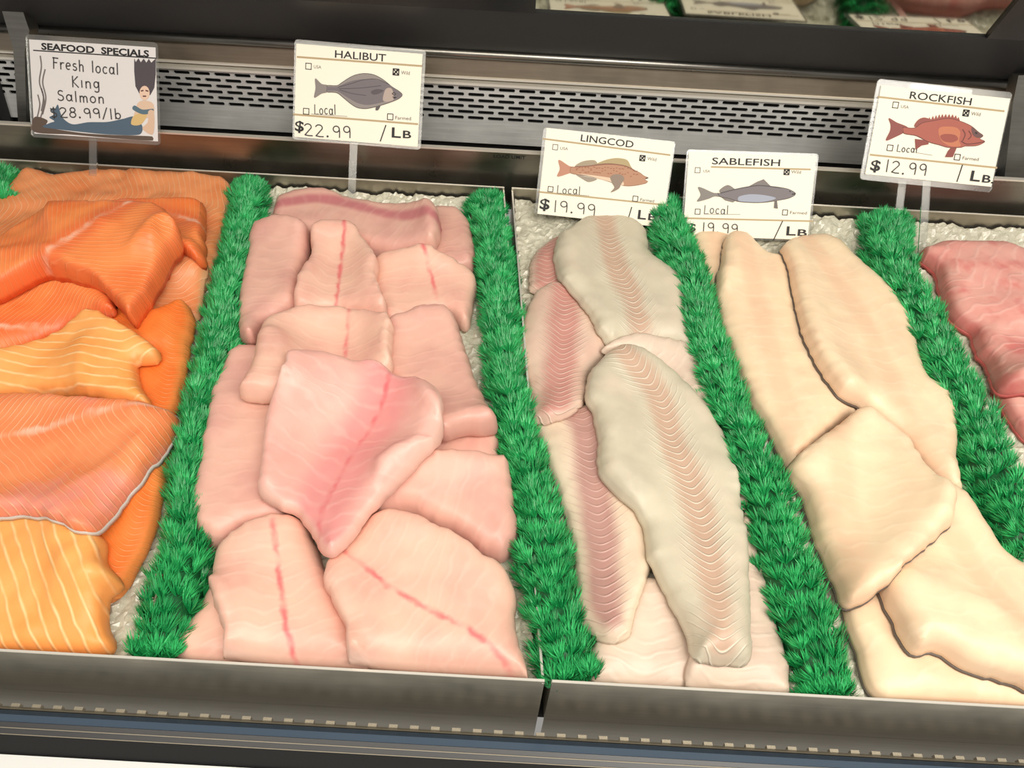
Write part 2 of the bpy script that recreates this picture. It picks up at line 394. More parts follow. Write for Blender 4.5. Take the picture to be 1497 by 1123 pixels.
tray('steel_tray', -.66, gx0, -.70, gb0, 'long steel tray holding the salmon and halibut')
tray('steel_tray', gx1, .80, gb1, .80, 'long steel tray holding the lingcod, sablefish and rockfish')

# ------------------------------------------------------------------ height field of what already lies in the trays
GS = .003; GX0, GV0 = -.75, .12
GXN, GVN = int(1.62/GS), int(.72/GS)
gxs = GX0+np.arange(GXN)*GS; gvs = GV0+np.arange(GVN)*GS
def vnoise(x, y, s, seed):
    x = np.asarray(x)/s; y = np.asarray(y)/s
    xi, yi = np.floor(x).astype(int), np.floor(y).astype(int); fx, fy = x-xi, y-yi
    fx = fx*fx*(3-2*fx); fy = fy*fy*(3-2*fy)
    def h(a, b):
        z = np.sin(a*127.1+b*311.7+seed*74.7)*43758.5453; return z-np.floor(z)
    return (h(xi, yi)*(1-fx)+h(xi+1, yi)*fx)*(1-fy)+(h(xi, yi+1)*(1-fx)+h(xi+1, yi+1)*fx)*fy
GXX, GVV = np.meshgrid(gxs, gvs, indexing='ij')
def ice_h(x, v):
    h = -.030 + .006*vnoise(x, v, .03, 3)+.0055*vnoise(x, v, .007, 5)+.004*vnoise(x, v, .004, 9)
    h = h + np.clip((np.asarray(v)-.735)/.02, 0, 1)*.008
    return h
HM = ice_h(GXX, GVV)
def blur(a, k, it=2):
    for _ in range(it):
        for ax in (0, 1):
            p = np.concatenate([np.repeat(np.take(a, [0], ax), k, ax), a, np.repeat(np.take(a, [-1], ax), k, ax)], ax)
            c = np.cumsum(np.concatenate([np.zeros_like(np.take(p, [0], ax)), p], ax), ax)
            n = a.shape[ax]
            a = (np.take(c, np.arange(n)+2*k+1, ax)-np.take(c, np.arange(n), ax))/(2*k+1)
    return a
def samp(A, x, v):
    i = np.clip((np.asarray(x)-GX0)/GS, 0, GXN-1.001); j = np.clip((np.asarray(v)-GV0)/GS, 0, GVN-1.001)
    i0, j0 = i.astype(int), j.astype(int); a, b = i-i0, j-j0
    return (A[i0, j0]*(1-a)+A[i0+1, j0]*a)*(1-b)+(A[i0, j0+1]*(1-a)+A[i0+1, j0+1]*a)*b

def ice(name, x00, x01, x10, x11, label):
    nu, nv = int((x01-x00)/.0035), int((VB-VF)/.0035)
    V, Fc = [], []
    for j in range(nv+1):
        v = VF+.004+(VB-VF-.009)*j/nv; k = j/nv
        a, b = x00+(x10-x00)*k+.004, x01+(x11-x01)*k-.004
        xs = np.linspace(a, b, nu+1); jx = xs+rng.uniform(-.001, .001, nu+1)
        h = ice_h(jx, np.full(nu+1, v))+rng.uniform(-.0012, .0012, nu+1)
        V += [(x, v, z) for x, z in zip(jx, h)]
    for j in range(nv):
        for i in range(nu):
            Fc.append((j*(nu+1)+i, j*(nu+1)+i+1, (j+1)*(nu+1)+i+1, (j+1)*(nu+1)+i))
    return tag(mesh(name, np.array(V), Fc, M['ice'], smooth=False), label, 'ice', None, 'stuff')
ice('crushed_ice', -.66, gx0, -.70, gb0, 'crushed ice bed under the salmon and halibut')
ice('crushed_ice', gx1, .80, gb1, .80, 'crushed ice bed under the lingcod, sablefish and rockfish')

# ------------------------------------------------------------------ fillets
def spline(pts, closed=True, step=.0035, tens=.5):
    P = np.asarray(pts, float); n = len(P); out = []
    rngi = range(n) if closed else range(n-1)
    for i in rngi:
        if closed: p0, p1, p2, p3 = P[i-1], P[i], P[(i+1) % n], P[(i+2) % n]
        else: p0, p1, p2, p3 = P[max(i-1, 0)], P[i], P[i+1], P[min(i+2, n-1)]
        m_ = max(1, int(np.linalg.norm(p2-p1)/step))
        for k in range(m_):
            t = k/m_; t2, t3 = t*t, t*t*t
            m1, m2 = tens*(p2-p0), tens*(p3-p1)
            L = np.linalg.norm(p2-p1)                        # keep corners from looping
            for mm in (m1, m2):
                l = np.linalg.norm(mm)
                if l > L: mm *= L/l
            out.append((2*t3-3*t2+1)*p1+(t3-2*t2+t)*m1+(-2*t3+3*t2)*p2+(t3-t2)*m2)
    if not closed: out.append(P[-1])
    return np.array(out)
def inside(poly, x, y):
    r = np.zeros(np.shape(x), bool); n = len(poly)
    for i in range(n):
        a, b = poly[i], poly[(i+1) % n]
        c = ((a[1] > y) != (b[1] > y))
        with np.errstate(divide='ignore', invalid='ignore'):
            xx = (b[0]-a[0])*(y-a[1])/(b[1]-a[1])+a[0]
        r ^= c & (x < xx)
    return r
def segdist(poly, x, y, closed=True):
    """distance to the polyline, signed side, arc length"""
    best = np.full(np.shape(x), 1e9); side = np.zeros(np.shape(x)); arc = np.zeros(np.shape(x)); s0 = 0.0
    n = len(poly)
    for i in range(n if closed else n-1):
        a, b = poly[i], poly[(i+1) % n]; d = b-a; L2 = d@d+1e-12; L = math.sqrt(L2)
        t = ((x-a[0])*d[0]+(y-a[1])*d[1])/L2
        tc = np.clip(t, -1e9 if (not closed and i == 0) else 0, 1e9 if (not closed and i == n-2) else 1)
        dx, dy = x-(a[0]+d[0]*tc), y-(a[1]+d[1]*tc); q = np.hypot(dx, dy)
        u = q < best; best = np.where(u, q, best)
        side = np.where(u, np.sign(d[0]*dy-d[1]*dx), side); arc = np.where(u, s0+tc*L, arc); s0 += L
    return best, side, arc
seedc = [0]
def fillet(name, px, mat, label, th=.016, r=.016, e0=.35, axis=None, cat='fish fillet', group=None, skin=None, wob=.0022, soft=6, edge_rag=.0012, front_lip=False):
    global HM
    seedc[0] += 1; sd = seedc[0]
    px = np.asarray(px, float)
    B = HM
    for _ in range(3): B = np.maximum.reduce([B, np.roll(B, 1, 0), np.roll(B, -1, 0), np.roll(B, 1, 1), np.roll(B, -1, 1)])
    B = np.maximum(blur(B, soft, 2), HM); B = np.maximum(blur(B, 3, 2), HM)+.0006
    def proj(pts, frac, it=4):
        out = []
        for q in pts:
            w = -.005
            for _ in range(it):
                p = at(q[0], q[1], w); w = .5*w+.5*(float(samp(B, p[0], p[1]))+th*frac)
            out.append(at(q[0], q[1], w)[:2])
        return np.array(out)
    ctrl = proj(px, e0*.8)
    poly = spline(ctrl, True)
    nn = vnoise(poly[:, 0]+sd, poly[:, 1], .006, sd)-.5
    tg = np.roll(poly, -1, 0)-np.roll(poly, 1, 0); nr = np.stack([tg[:, 1], -tg[:, 0]], 1)/(np.linalg.norm(tg, axis=1, keepdims=True)+1e-9)
    poly = poly+nr*(nn*2*edge_rag)[:, None]
    poly[:, 1] = np.clip(poly[:, 1], VF+.005, VB-.006)
    g = .0045
    lo, hi = poly.min(0), poly.max(0)
    xx, yy = np.meshgrid(np.arange(lo[0], hi[0], g), np.arange(lo[1], hi[1], g*.87), indexing='ij')
    xx = xx+np.where(np.arange(xx.shape[1]) % 2, g/2, 0)[None, :]
    xx, yy = xx.ravel(), yy.ravel()
    k = inside(poly, xx, yy); xx, yy = xx[k], yy[k]
    d, _, _ = segdist(poly, xx, yy); k = d > .0022; xx, yy = xx[k], yy[k]
    k = segdist(poly, xx, yy)[0] > .0075; xx, yy = xx[k], yy[k]
    ccw = 1 if (poly[:, 0]*np.roll(poly[:, 1], -1)-np.roll(poly[:, 0], -1)*poly[:, 1]).sum() > 0 else -1
    tg = np.roll(poly, -1, 0)-np.roll(poly, 1, 0); nr = np.stack([-tg[:, 1], tg[:, 0]], 1)*ccw/(np.linalg.norm(tg, axis=1, keepdims=True)+1e-9)
    for dr in (.0012, .0032, .0058):                         # rings near the edge for a rounded shoulder
        q = poly+nr*dr; dq = segdist(poly, q[:, 0], q[:, 1])[0]; k = inside(poly, q[:, 0], q[:, 1]) & (dq > dr*.9)
        xx, yy = np.concatenate([xx, q[k, 0]]), np.concatenate([yy, q[k, 1]])
    pts = [Vector(p) for p in poly]+[Vector((a, b)) for a, b in zip(xx, yy)]
    n = len(poly)
    vo, eo, fo, vid, _, _ = delaunay_2d_cdt(pts, [], [list(range(n))], 1, 1e-6, True)
    V2 = np.array([p[:] for p in vo])
    fc_ = np.array([V2[list(f)].mean(0) for f in fo]); ok_ = inside(poly, fc_[:, 0], fc_[:, 1]); fo = [f for f, k in zip(fo, ok_) if k]
    de, _, _ = segdist(poly, V2[:, 0], V2[:, 1])
    bnd = np.zeros(len(V2), bool)
    ec = {}
    for f in fo:
        for i in range(len(f)):
            e = tuple(sorted((f[i], f[(i+1) % len(f)]))); ec[e] = ec.get(e, 0)+1
    be = [e for e, c in ec.items() if c == 1]
    for e in be: bnd[list(e)] = True
    def top(x, v, d):
        s = np.clip(d/r, 0, 1); pf = np.sqrt(np.clip(1-(1-s)**2, 0, 1))
        n1 = (vnoise(x+sd*3.1, v, .035, sd)-.5)*2*wob+(vnoise(x, v+sd, .013, sd+1)-.5)*wob*.8
        return samp(B, x, v)+th*(e0+(1-e0)*pf)+n1*pf
    zt = top(V2[:, 0], V2[:, 1], np.where(bnd, 0, de)); zb = samp(B, V2[:, 0], V2[:, 1])
    nv = len(V2)
    zm = zb+(zt-zb)*.45
    verts = [(*p, z) for p, z in zip(V2, zt)]
    faces = [tuple(f) for f in fo]
    # orient up
    def area2(f):
        p = V2[list(f)]; return sum(p[i][0]*p[(i+1) % len(p)][1]-p[(i+1) % len(p)][0]*p[i][1] for i in range(len(p)))
    faces = [f if area2(f) > 0 else f[::-1] for f in faces]
    bi = {}
    de_dir = {}
    for f in faces:
        for i in range(len(f)):
            a, b = f[i], f[(i+1) % len(f)]
            if ec[tuple(sorted((a, b)))] == 1: de_dir[a] = b
    out_n = np.zeros((nv, 2))
    for a, b in de_dir.items():
        t_ = V2[b]-V2[a]; q = np.array([t_[1], -t_[0]])/(np.linalg.norm(t_)+1e-9); out_n[a] += q; out_n[b] += q
    ln_ = np.linalg.norm(out_n, axis=1, keepdims=True); out_n = out_n/np.where(ln_ > 0, ln_, 1)
    bl_ = [i for i in range(nv) if bnd[i]]
    bot = {}
    for i in bl_:                                            # belly of the side wall, then the bottom rim
        bi[i] = len(verts); verts.append((*(V2[i]+out_n[i]*.0012), zm[i]))
    for i in range(nv):
        bot[i] = len(verts); verts.append((*(V2[i]-out_n[i]*.001), zb[i]-.0002))
    for a, b in de_dir.items():
        faces.append((a, bi[a], bi[b], b)); faces.append((bi[a], bot[a], bot[b], bi[b]))
    faces += [tuple(bot[i] for i in f[::-1]) for f in [f for f in faces[:len(fo)]]]
    VV = np.array(verts)
    if axis is None:
        c_ = V2.mean(0); u, s_, vt = np.linalg.svd(V2-c_, full_matrices=False); a_ = vt[0]*(1 if vt[0][1] < 0 else -1); L = s_[0]/math.sqrt(nv)*1.6
        ax = np.array([c_-a_*L, c_+a_*L])
    else:
        ax = spline(proj(axis, 1.0), False, .01) if len(axis) > 2 else proj(axis, 1.0)
    dd, si, ar = segdist(ax, VV[:, 0], VV[:, 1], False)
    if len(ax) == 2:
        d_ = (ax[1]-ax[0])/np.linalg.norm(ax[1]-ax[0]); rel = VV[:, :2]-ax[0]; ar = rel@d_; cr = d_[0]*rel[:, 1]-d_[1]*rel[:, 0]
    else: cr = dd*np.where(si == 0, 1, si)
    edge = np.zeros(len(VV)); edge[:nv] = np.where(bnd, 0, de)
    o = mesh(name, VV, faces, F[mat], None, True, dict(along=ar+sd*.0137, cross=cr, edge=edge))
    tag(o, label, cat, group)
    if skin:                                                 # the skin side: a thin shell hugging the underside and lower edge
        sv, sf, s1, s2 = [], [], {}, {}
        hgt = skin[1]
        for i in bl_:
            s1[i] = len(sv); sv.append((*(V2[i]+out_n[i]*.0016), zb[i]+(zt[i]-zb[i])*hgt))
            s2[i] = len(sv); sv.append((*(V2[i]+out_n[i]*.0019), zb[i]-.0003))
            sv.append((*(V2[i]-out_n[i]*.003), zb[i]-.0005)); sv.append((*(V2[i]+out_n[i]*.0004), zb[i]+(zt[i]-zb[i])*hgt))
        for a, b in de_dir.items():
            sf.append((s1[a], s2[a], s2[b], s1[b])); sf.append((s2[a], s2[a]+1, s2[b]+1, s2[b])); sf.append((s1[a], s1[b], s1[b]+3, s1[a]+3))
        mesh('skin', np.array(sv), sf, SKIN[skin[0]], o, True)['label'] = skin[2]
    # what lies in the tray now
    i0, i1 = int((lo[0]-GX0)/GS)-1, int((hi[0]-GX0)/GS)+2; j0, j1 = int((lo[1]-GV0)/GS)-1, int((hi[1]-GV0)/GS)+2
    i0, j0 = max(i0, 0), max(j0, 0)
    sx, sv_ = GXX[i0:i1, j0:j1], GVV[i0:i1, j0:j1]
    ins = inside(poly, sx, sv_); dg_, _, _ = segdist(poly, sx, sv_)
    z = top(sx, sv_, dg_)+.0004
    HM[i0:i1, j0:j1] = np.where(ins, np.maximum(HM[i0:i1, j0:j1], z), HM[i0:i1, j0:j1])
    return o

G_S, G_H, G_L, G_B, G_R = 'salmon fillets on ice', 'halibut pieces on ice', 'lingcod fillets on ice', 'sablefish fillets on ice', 'rockfish fillets on ice'
def sal(px, mat, label, **k): return fillet('salmon_fillet', px, mat, label, group=G_S, **k)
def hal(px, mat, label, **k): return fillet('halibut_fillet', px, mat, label, group=G_H, **{**dict(th=.024, r=.013, e0=.4, wob=.0014), **k})
def ling(px, mat, label, **k): return fillet('lingcod_fillet', px, mat, label, group=G_L, **{**dict(th=.017, r=.024, e0=.2, wob=.0018), **k})
def sab(px, mat, label, **k): return fillet('sablefish_fillet', px, mat, label, group=G_B, **{**dict(th=.02, r=.02, e0=.25, wob=.0013, skin=('dark', .28, 'dark grey skin edge')), **k})
# salmon, bottom of the pile first
sal([(-70, 310), (-20, 306), (4, 294), (40, 254), (80, 261), (110, 258), (150, 251), (210, 242), (262, 249), (300, 257), (335, 270), (333, 310), (326, 350), (316, 392), (298, 420), (240, 430), (150, 440), (50, 420), (-70, 430)],
    'salmon_back', 'broad tan-orange salmon side lying along the back edge of the tray', th=.02, axis=[(20, 300), (170, 285), (330, 300)], wob=.004)
sal([(232, 392), (262, 372), (300, 384), (297, 430), (290, 464), (276, 474), (262, 520), (210, 520), (205, 440)],
    'salmon_back', 'small tan salmon belly strip beside the green garnish, below the square-cut corner', axis=[(245, 380), (288, 480)], th=.012)
sal([(90, 330), (180, 300), (290, 299), (297, 301), (298, 310), (299, 376), (298, 384), (291, 382), (255, 366), (240, 400), (120, 420)],
    'salmon', 'square-cornered orange salmon piece tucked behind the large front-cut salmon side', axis=[(200, 300), (298, 330)], th=.02, r=.007, e0=.65, soft=9)
sal([(120, 740), (178, 690), (246, 640), (246, 670), (240, 710), (224, 780), (199, 832), (172, 872), (120, 880), (80, 800)],
    'salmon_deep', 'plain deep orange salmon fillet under the silver-edged one beside the garnish', th=.018, axis=[(250, 650), (150, 870)])
sal([(150, 470), (228, 456), (268, 443), (283, 472), (276, 515), (268, 570), (250, 614), (200, 640), (120, 600)],
    'salmon_deep', 'bright orange salmon fillet right of the pale striped one, touching the garnish', th=.018, axis=[(262, 445), (215, 640)])
sal([(-60, 430), (0, 418), (21, 404), (64, 394), (120, 406), (160, 436), (166, 460), (121, 474), (89, 492), (36, 514), (-60, 530)],
    'salmon', 'rounded reddish-orange salmon piece between the thick-cut side and the pale striped fillet', th=.022, r=.022, axis=[(150, 450), (-20, 480)])
sal([(-60, 400), (20, 350), (70, 322), (130, 308), (190, 308), (242, 317), (263, 345), (250, 368), (234, 400), (216, 434), (193, 466), (188, 464), (170, 440), (144, 414), (110, 402), (62, 395), (30, 408), (0, 424), (-60, 445)],
    'salmon', 'large orange salmon side with a thick cut front face and pale centre streak', th=.03, r=.008, e0=.72, axis=[(170, 312), (75, 372), (-30, 450)], soft=8)
sal([(-60, 524), (0, 513), (36, 509), (89, 487), (125, 458), (142, 457), (178, 475), (214, 500), (232, 516), (228, 529), (200, 534), (204, 561), (218, 592), (190, 592), (160, 584), (70, 577), (-60, 577)],
    'salmon_pale', 'pale orange salmon fillet with broad cream chevron stripes', th=.02, axis=[(178, 478), (186, 590)], wob=.003)
sal([(-60, 750), (0, 748), (46, 752), (96, 767), (134, 779), (152, 794), (155, 824), (179, 858), (162, 872), (154, 905), (158, 955), (-60, 955)],
    'salmon_pale', 'pale yellow-orange salmon fillet at the front lip of the tray', th=.022, axis=[(-60, 985), (170, 965)], wob=.004)
sal([(-60, 574), (0, 578), (53, 580), (157, 587), (214, 594), (259, 612), (249, 645), (214, 688), (178, 735), (133, 778), (89, 764), (36, 752), (-60, 746)],
    'salmon_pink', 'pinkish salmon fillet with a silver skin edge pointing at the front garnish', th=.022, axis=[(230, 592), (-30, 640)], skin=('silver', .55, 'silver skin edge'), soft=8)
# halibut
hal([(618, 320), (678, 319), (692, 392), (628, 392)], 'halibut_plain', 'small pale halibut piece at the back right corner beside the garnish')
hal([(406, 304), (434, 291), (476, 288), (507, 299), (545, 307), (597, 311), (638, 312), (634, 362), (563, 380), (493, 360), (409, 345)],
    'halibut_red', 'wide halibut piece at the back of the tray with a dark red top edge', axis=[(400, 300), (480, 291), (640, 314)], th=.03)
hal([(338, 522), (380, 514), (430, 522), (440, 600), (420, 690), (420, 760), (364, 776), (318, 799), (288, 772), (283, 745), (290, 700), (300, 640), (315, 570), (327, 545)],
    'halibut_plain', 'long plain halibut piece along the left garnish, under the folded-tip piece', th=.028)
hal([(600, 625), (660, 630), (723, 627), (728, 665), (740, 690), (600, 700)], 'halibut_plain', 'short halibut strip wedged between the long right piece and the red-edged one', th=.018)
hal([(560, 700), (640, 668), (700, 668), (727, 671), (743, 680), (750, 724), (755, 788), (737, 815), (702, 809), (667, 784), (597, 753), (550, 750)],
    'halibut_plain', 'halibut piece with a reddish lower edge beside the right garnish', th=.03, axis=[(590, 690), (745, 740)])
hal([(375, 336), (448, 333), (452, 360), (443, 409), (440, 452), (415, 470), (389, 482), (372, 499), (351, 492), (352, 437), (363, 385)],
    'halibut_plain', 'plain squarish halibut piece at the back left beside the garnish', th=.03)
hal([(552, 381), (597, 367), (625, 363), (667, 388), (695, 409), (692, 437), (682, 479), (649, 462), (580, 478), (554, 466), (543, 415)],
    'halibut', 'halibut piece with a crooked red bloodline at right of the second row', axis=[(620, 360), (632, 409), (648, 470)])
hal([(458, 336), (493, 329), (524, 339), (533, 357), (551, 383), (549, 409), (563, 466), (493, 466), (437, 460), (438, 409), (457, 374)],
    'halibut', 'tall halibut piece with a red bloodline in the middle of the second row', axis=[(503, 335), (498, 390), (487, 470)], th=.028)
hal([(566, 480), (595, 463), (625, 454), (653, 457), (671, 485), (682, 520), (696, 562), (713, 600), (725, 629), (684, 632), (640, 640), (590, 590), (560, 550)],
    'halibut_plain', 'long halibut piece at right of the third row, narrowing to the front', th=.03)
hal([(403, 468), (431, 458), (458, 453), (510, 457), (568, 467), (571, 513), (566, 560), (500, 590), (440, 590), (396, 586), (353, 579), (367, 548), (374, 523), (385, 485)],
    'halibut', 'creamy halibut piece with a red bloodline and a pointed left corner, third row', axis=[(510, 450), (504, 520), (500, 590)], th=.026)
hal([(256, 937), (290, 898), (312, 860), (350, 880), (350, 970), (262, 962)], 'halibut', 'small halibut corner at the front lip beside the left garnish', axis=[(100, 800), (110, 1000)], th=.018)
hal([(318, 811), (340, 783), (368, 766), (406, 754), (445, 767), (466, 815), (488, 863), (516, 922), (530, 990), (337, 985), (329, 926), (308, 856)],
    'halibut', 'left front halibut half with a straight red bloodline at the tray lip', axis=[(396, 750), (408, 840), (420, 920), (434, 1000)], th=.028, r=.024)
hal([(488, 815), (528, 773), (563, 751), (597, 753), (667, 783), (702, 810), (737, 832), (751, 863), (752, 915), (760, 1020), (597, 1000), (520, 990), (505, 915), (474, 846)],
    'halibut', 'right front halibut half with a slanting red bloodline at the tray lip', axis=[(500, 800), (580, 867), (632, 894), (702, 933), (760, 985)], th=.03, r=.026)
hal([(424, 520), (472, 521), (521, 533), (566, 543), (583, 555), (629, 569), (647, 590), (646, 628), (640, 652), (597, 692), (545, 748), (490, 812), (458, 784), (438, 756), (406, 742), (380, 721), (384, 672), (389, 620), (400, 585), (416, 541)],
    'halibut_pink', 'big pink kite-shaped halibut piece on top of the pile, pointing to the front', axis=[(570, 540), (556, 600), (520, 660), (475, 740), (460, 800)], th=.026, r=.02, soft=9)
# lingcod
ling([(808, 350), (830, 346), (850, 420), (815, 436), (786, 430), (775, 421), (779, 377)], 'lingcod_pink', 'dark mauve lingcod end peeking out at the back left beside the ice', th=.012, axis=[(800, 350), (800, 430)])
ling([(866, 945), (895, 890), (948, 845), (990, 880), (1015, 940), (1028, 975), (1003, 1010), (872, 998)], 'lingcod_plain', 'pale rosy lingcod fillet at the front lip between two tails', th=.016, axis=[(945, 850), (950, 1000)])
ling([(1004, 978), (1030, 900), (1060, 800), (1090, 750), (1106, 800), (1125, 880), (1148, 1018), (1010, 1008)], 'lingcod_plain', 'long pale lingcod edge under the large grey fillet, reaching the front lip on the right', th=.016, axis=[(1080, 740), (1080, 1010)])
ling([(783, 618), (824, 606), (862, 596), (900, 640), (915, 700), (943, 762), (950, 821), (934, 876), (914, 934), (886, 940), (863, 925), (845, 894), (840, 803), (812, 704)],
     'lingcod_dark', 'long lingcod fillet with a mauve centre stripe and pale left edge, beside the middle garnish', th=.018, axis=[(850, 600), (868, 700), (880, 800), (888, 930)])
ling([(790, 424), (821, 417), (846, 440), (866, 464), (885, 502), (887, 516), (860, 551), (857, 582), (834, 606), (806, 617), (779, 615), (773, 570), (758, 533), (758, 502), (767, 464), (777, 440)],
     'lingcod_pink', 'rosy lingcod fillet with a fine white herringbone on the left of the pile', axis=[(826, 415), (822, 508), (814, 618)])
ling([(1058, 700), (1076, 698), (1090, 718), (1102, 737), (1090, 743), (1066, 736)], 'lingcod_plain', 'small pink lingcod tail tip poking over the garnish', th=.01, r=.01)
ling([(827, 340), (849, 327), (880, 322), (914, 323), (942, 340), (950, 374), (975, 394), (1001, 416), (1007, 464), (1009, 512), (983, 506), (927, 508), (893, 507), (877, 489), (864, 464), (848, 443), (820, 411), (811, 380), (814, 355)],
     'lingcod', 'large grey lingcod fillet with a brown-pink band at the back of the tray', th=.022, axis=[(883, 320), (897, 383), (925, 440), (945, 510)])
ling([(880, 512), (930, 490), (983, 498), (1010, 511), (1037, 549), (1052, 590), (1073, 609), (1071, 623), (1050, 630), (1010, 610), (960, 560), (920, 530)],
     'lingcod_plain', 'smooth greyish-pink lingcod flap with a blunt tip lying against the garnish', th=.012, e0=.15, r=.02)
ling([(896, 513), (927, 509), (958, 526), (989, 551), (1020, 585), (1046, 620), (1059, 640), (1070, 675), (1089, 777), (1093, 850), (1095, 965), (1058, 972), (1017, 964), (1006, 934), (977, 876), (947, 813), (940, 766), (900, 722), (876, 693), (876, 640), (865, 600), (857, 585), (862, 550), (879, 527)],
     'lingcod', 'longest grey lingcod fillet with a ribbed centre, tapering to the front lip', th=.024, axis=[(914, 510), (962, 577), (980, 638), (1010, 711), (1028, 784), (1047, 876), (1056, 975)], soft=8)
# sablefish
sab([(1014, 346), (1066, 346), (1080, 394), (1056, 440), (1044, 424), (1028, 395)], 'sable', 'narrow sablefish fillet behind the leftmost long one, at the sign', th=.014)
sab([(1236, 888), (1280, 845), (1330, 860), (1420, 900), (1560, 990), (1560, 1060), (1290, 1025), (1255, 955)], 'sable', 'cream sablefish fillet along the front lip, lowest in the pile', th=.016, axis=[(1260, 870), (1420, 1020)])
sab([(1064, 347), (1090, 347), (1118, 372), (1142, 380), (1155, 408), (1163, 451), (1175, 487), (1203, 536), (1238, 576), (1257, 597), (1214, 632), (1162, 686), (1148, 681), (1131, 640), (1098, 586), (1073, 529), (1052, 472), (1046, 430), (1053, 390)],
    'sable', 'long cream sablefish fillet along the garnish below the middle sign', axis=[(1085, 347), (1105, 430), (1140, 560), (1180, 680)])
sab([(1142, 366), (1157, 355), (1200, 351), (1228, 362), (1257, 390), (1299, 430), (1328, 472), (1343, 529), (1357, 561), (1386, 577), (1396, 629), (1396, 680), (1402, 724), (1374, 716), (1337, 676), (1312, 645), (1262, 598), (1228, 578), (1194, 529), (1174, 487), (1163, 444), (1154, 394)],
    'sable', 'broad peach sablefish fillet on the right with a ragged fin edge by the garnish', axis=[(1180, 350), (1250, 450), (1310, 570), (1390, 720)], th=.024)
sab([(1350, 717), (1398, 718), (1429, 759), (1465, 813), (1560, 900), (1560, 1010), (1465, 992), (1410, 978), (1370, 953), (1334, 953), (1312, 918), (1292, 874), (1285, 850), (1310, 790)],
    'sable', 'pale sablefish fillet at the front right with a wavy dark lower edge', axis=[(1360, 730), (1540, 980)], th=.026)
sab([(1150, 692), (1166, 668), (1214, 632), (1256, 600), (1285, 611), (1321, 643), (1346, 679), (1370, 706), (1394, 730), (1387, 766), (1371, 781), (1320, 825), (1291, 857), (1239, 887), (1223, 859), (1194, 793), (1172, 724)],
    'sable', 'wide cream sablefish fillet in the middle, cut off diagonally at the front', axis=[(1230, 612), (1230, 700), (1260, 880)], th=.026)
# rockfish
fillet('rockfish_fillet', [(1455, 570), (1497, 560), (1580, 575), (1580, 700), (1500, 640), (1478, 612), (1463, 585)], 'rock', 'lower pink rockfish fillet half out of the picture beside the right garnish', th=.018, group=G_R, skin=('rose', .4, 'rosy skin edge'))
fillet('rockfish_fillet', [(1346, 373), (1366, 361), (1415, 359), (1458, 362), (1497, 372), (1580, 392), (1580, 582), (1497, 570), (1461, 570), (1445, 530), (1432, 515), (1422, 485), (1396, 468), (1381, 442), (1370, 396)], 'rock',
       'upper pink rockfish fillet with a red rim below the right-hand sign', th=.026, r=.02, axis=[(1360, 365), (1580, 520)], group=G_R, skin=('rose', .4, 'rosy skin edge'))

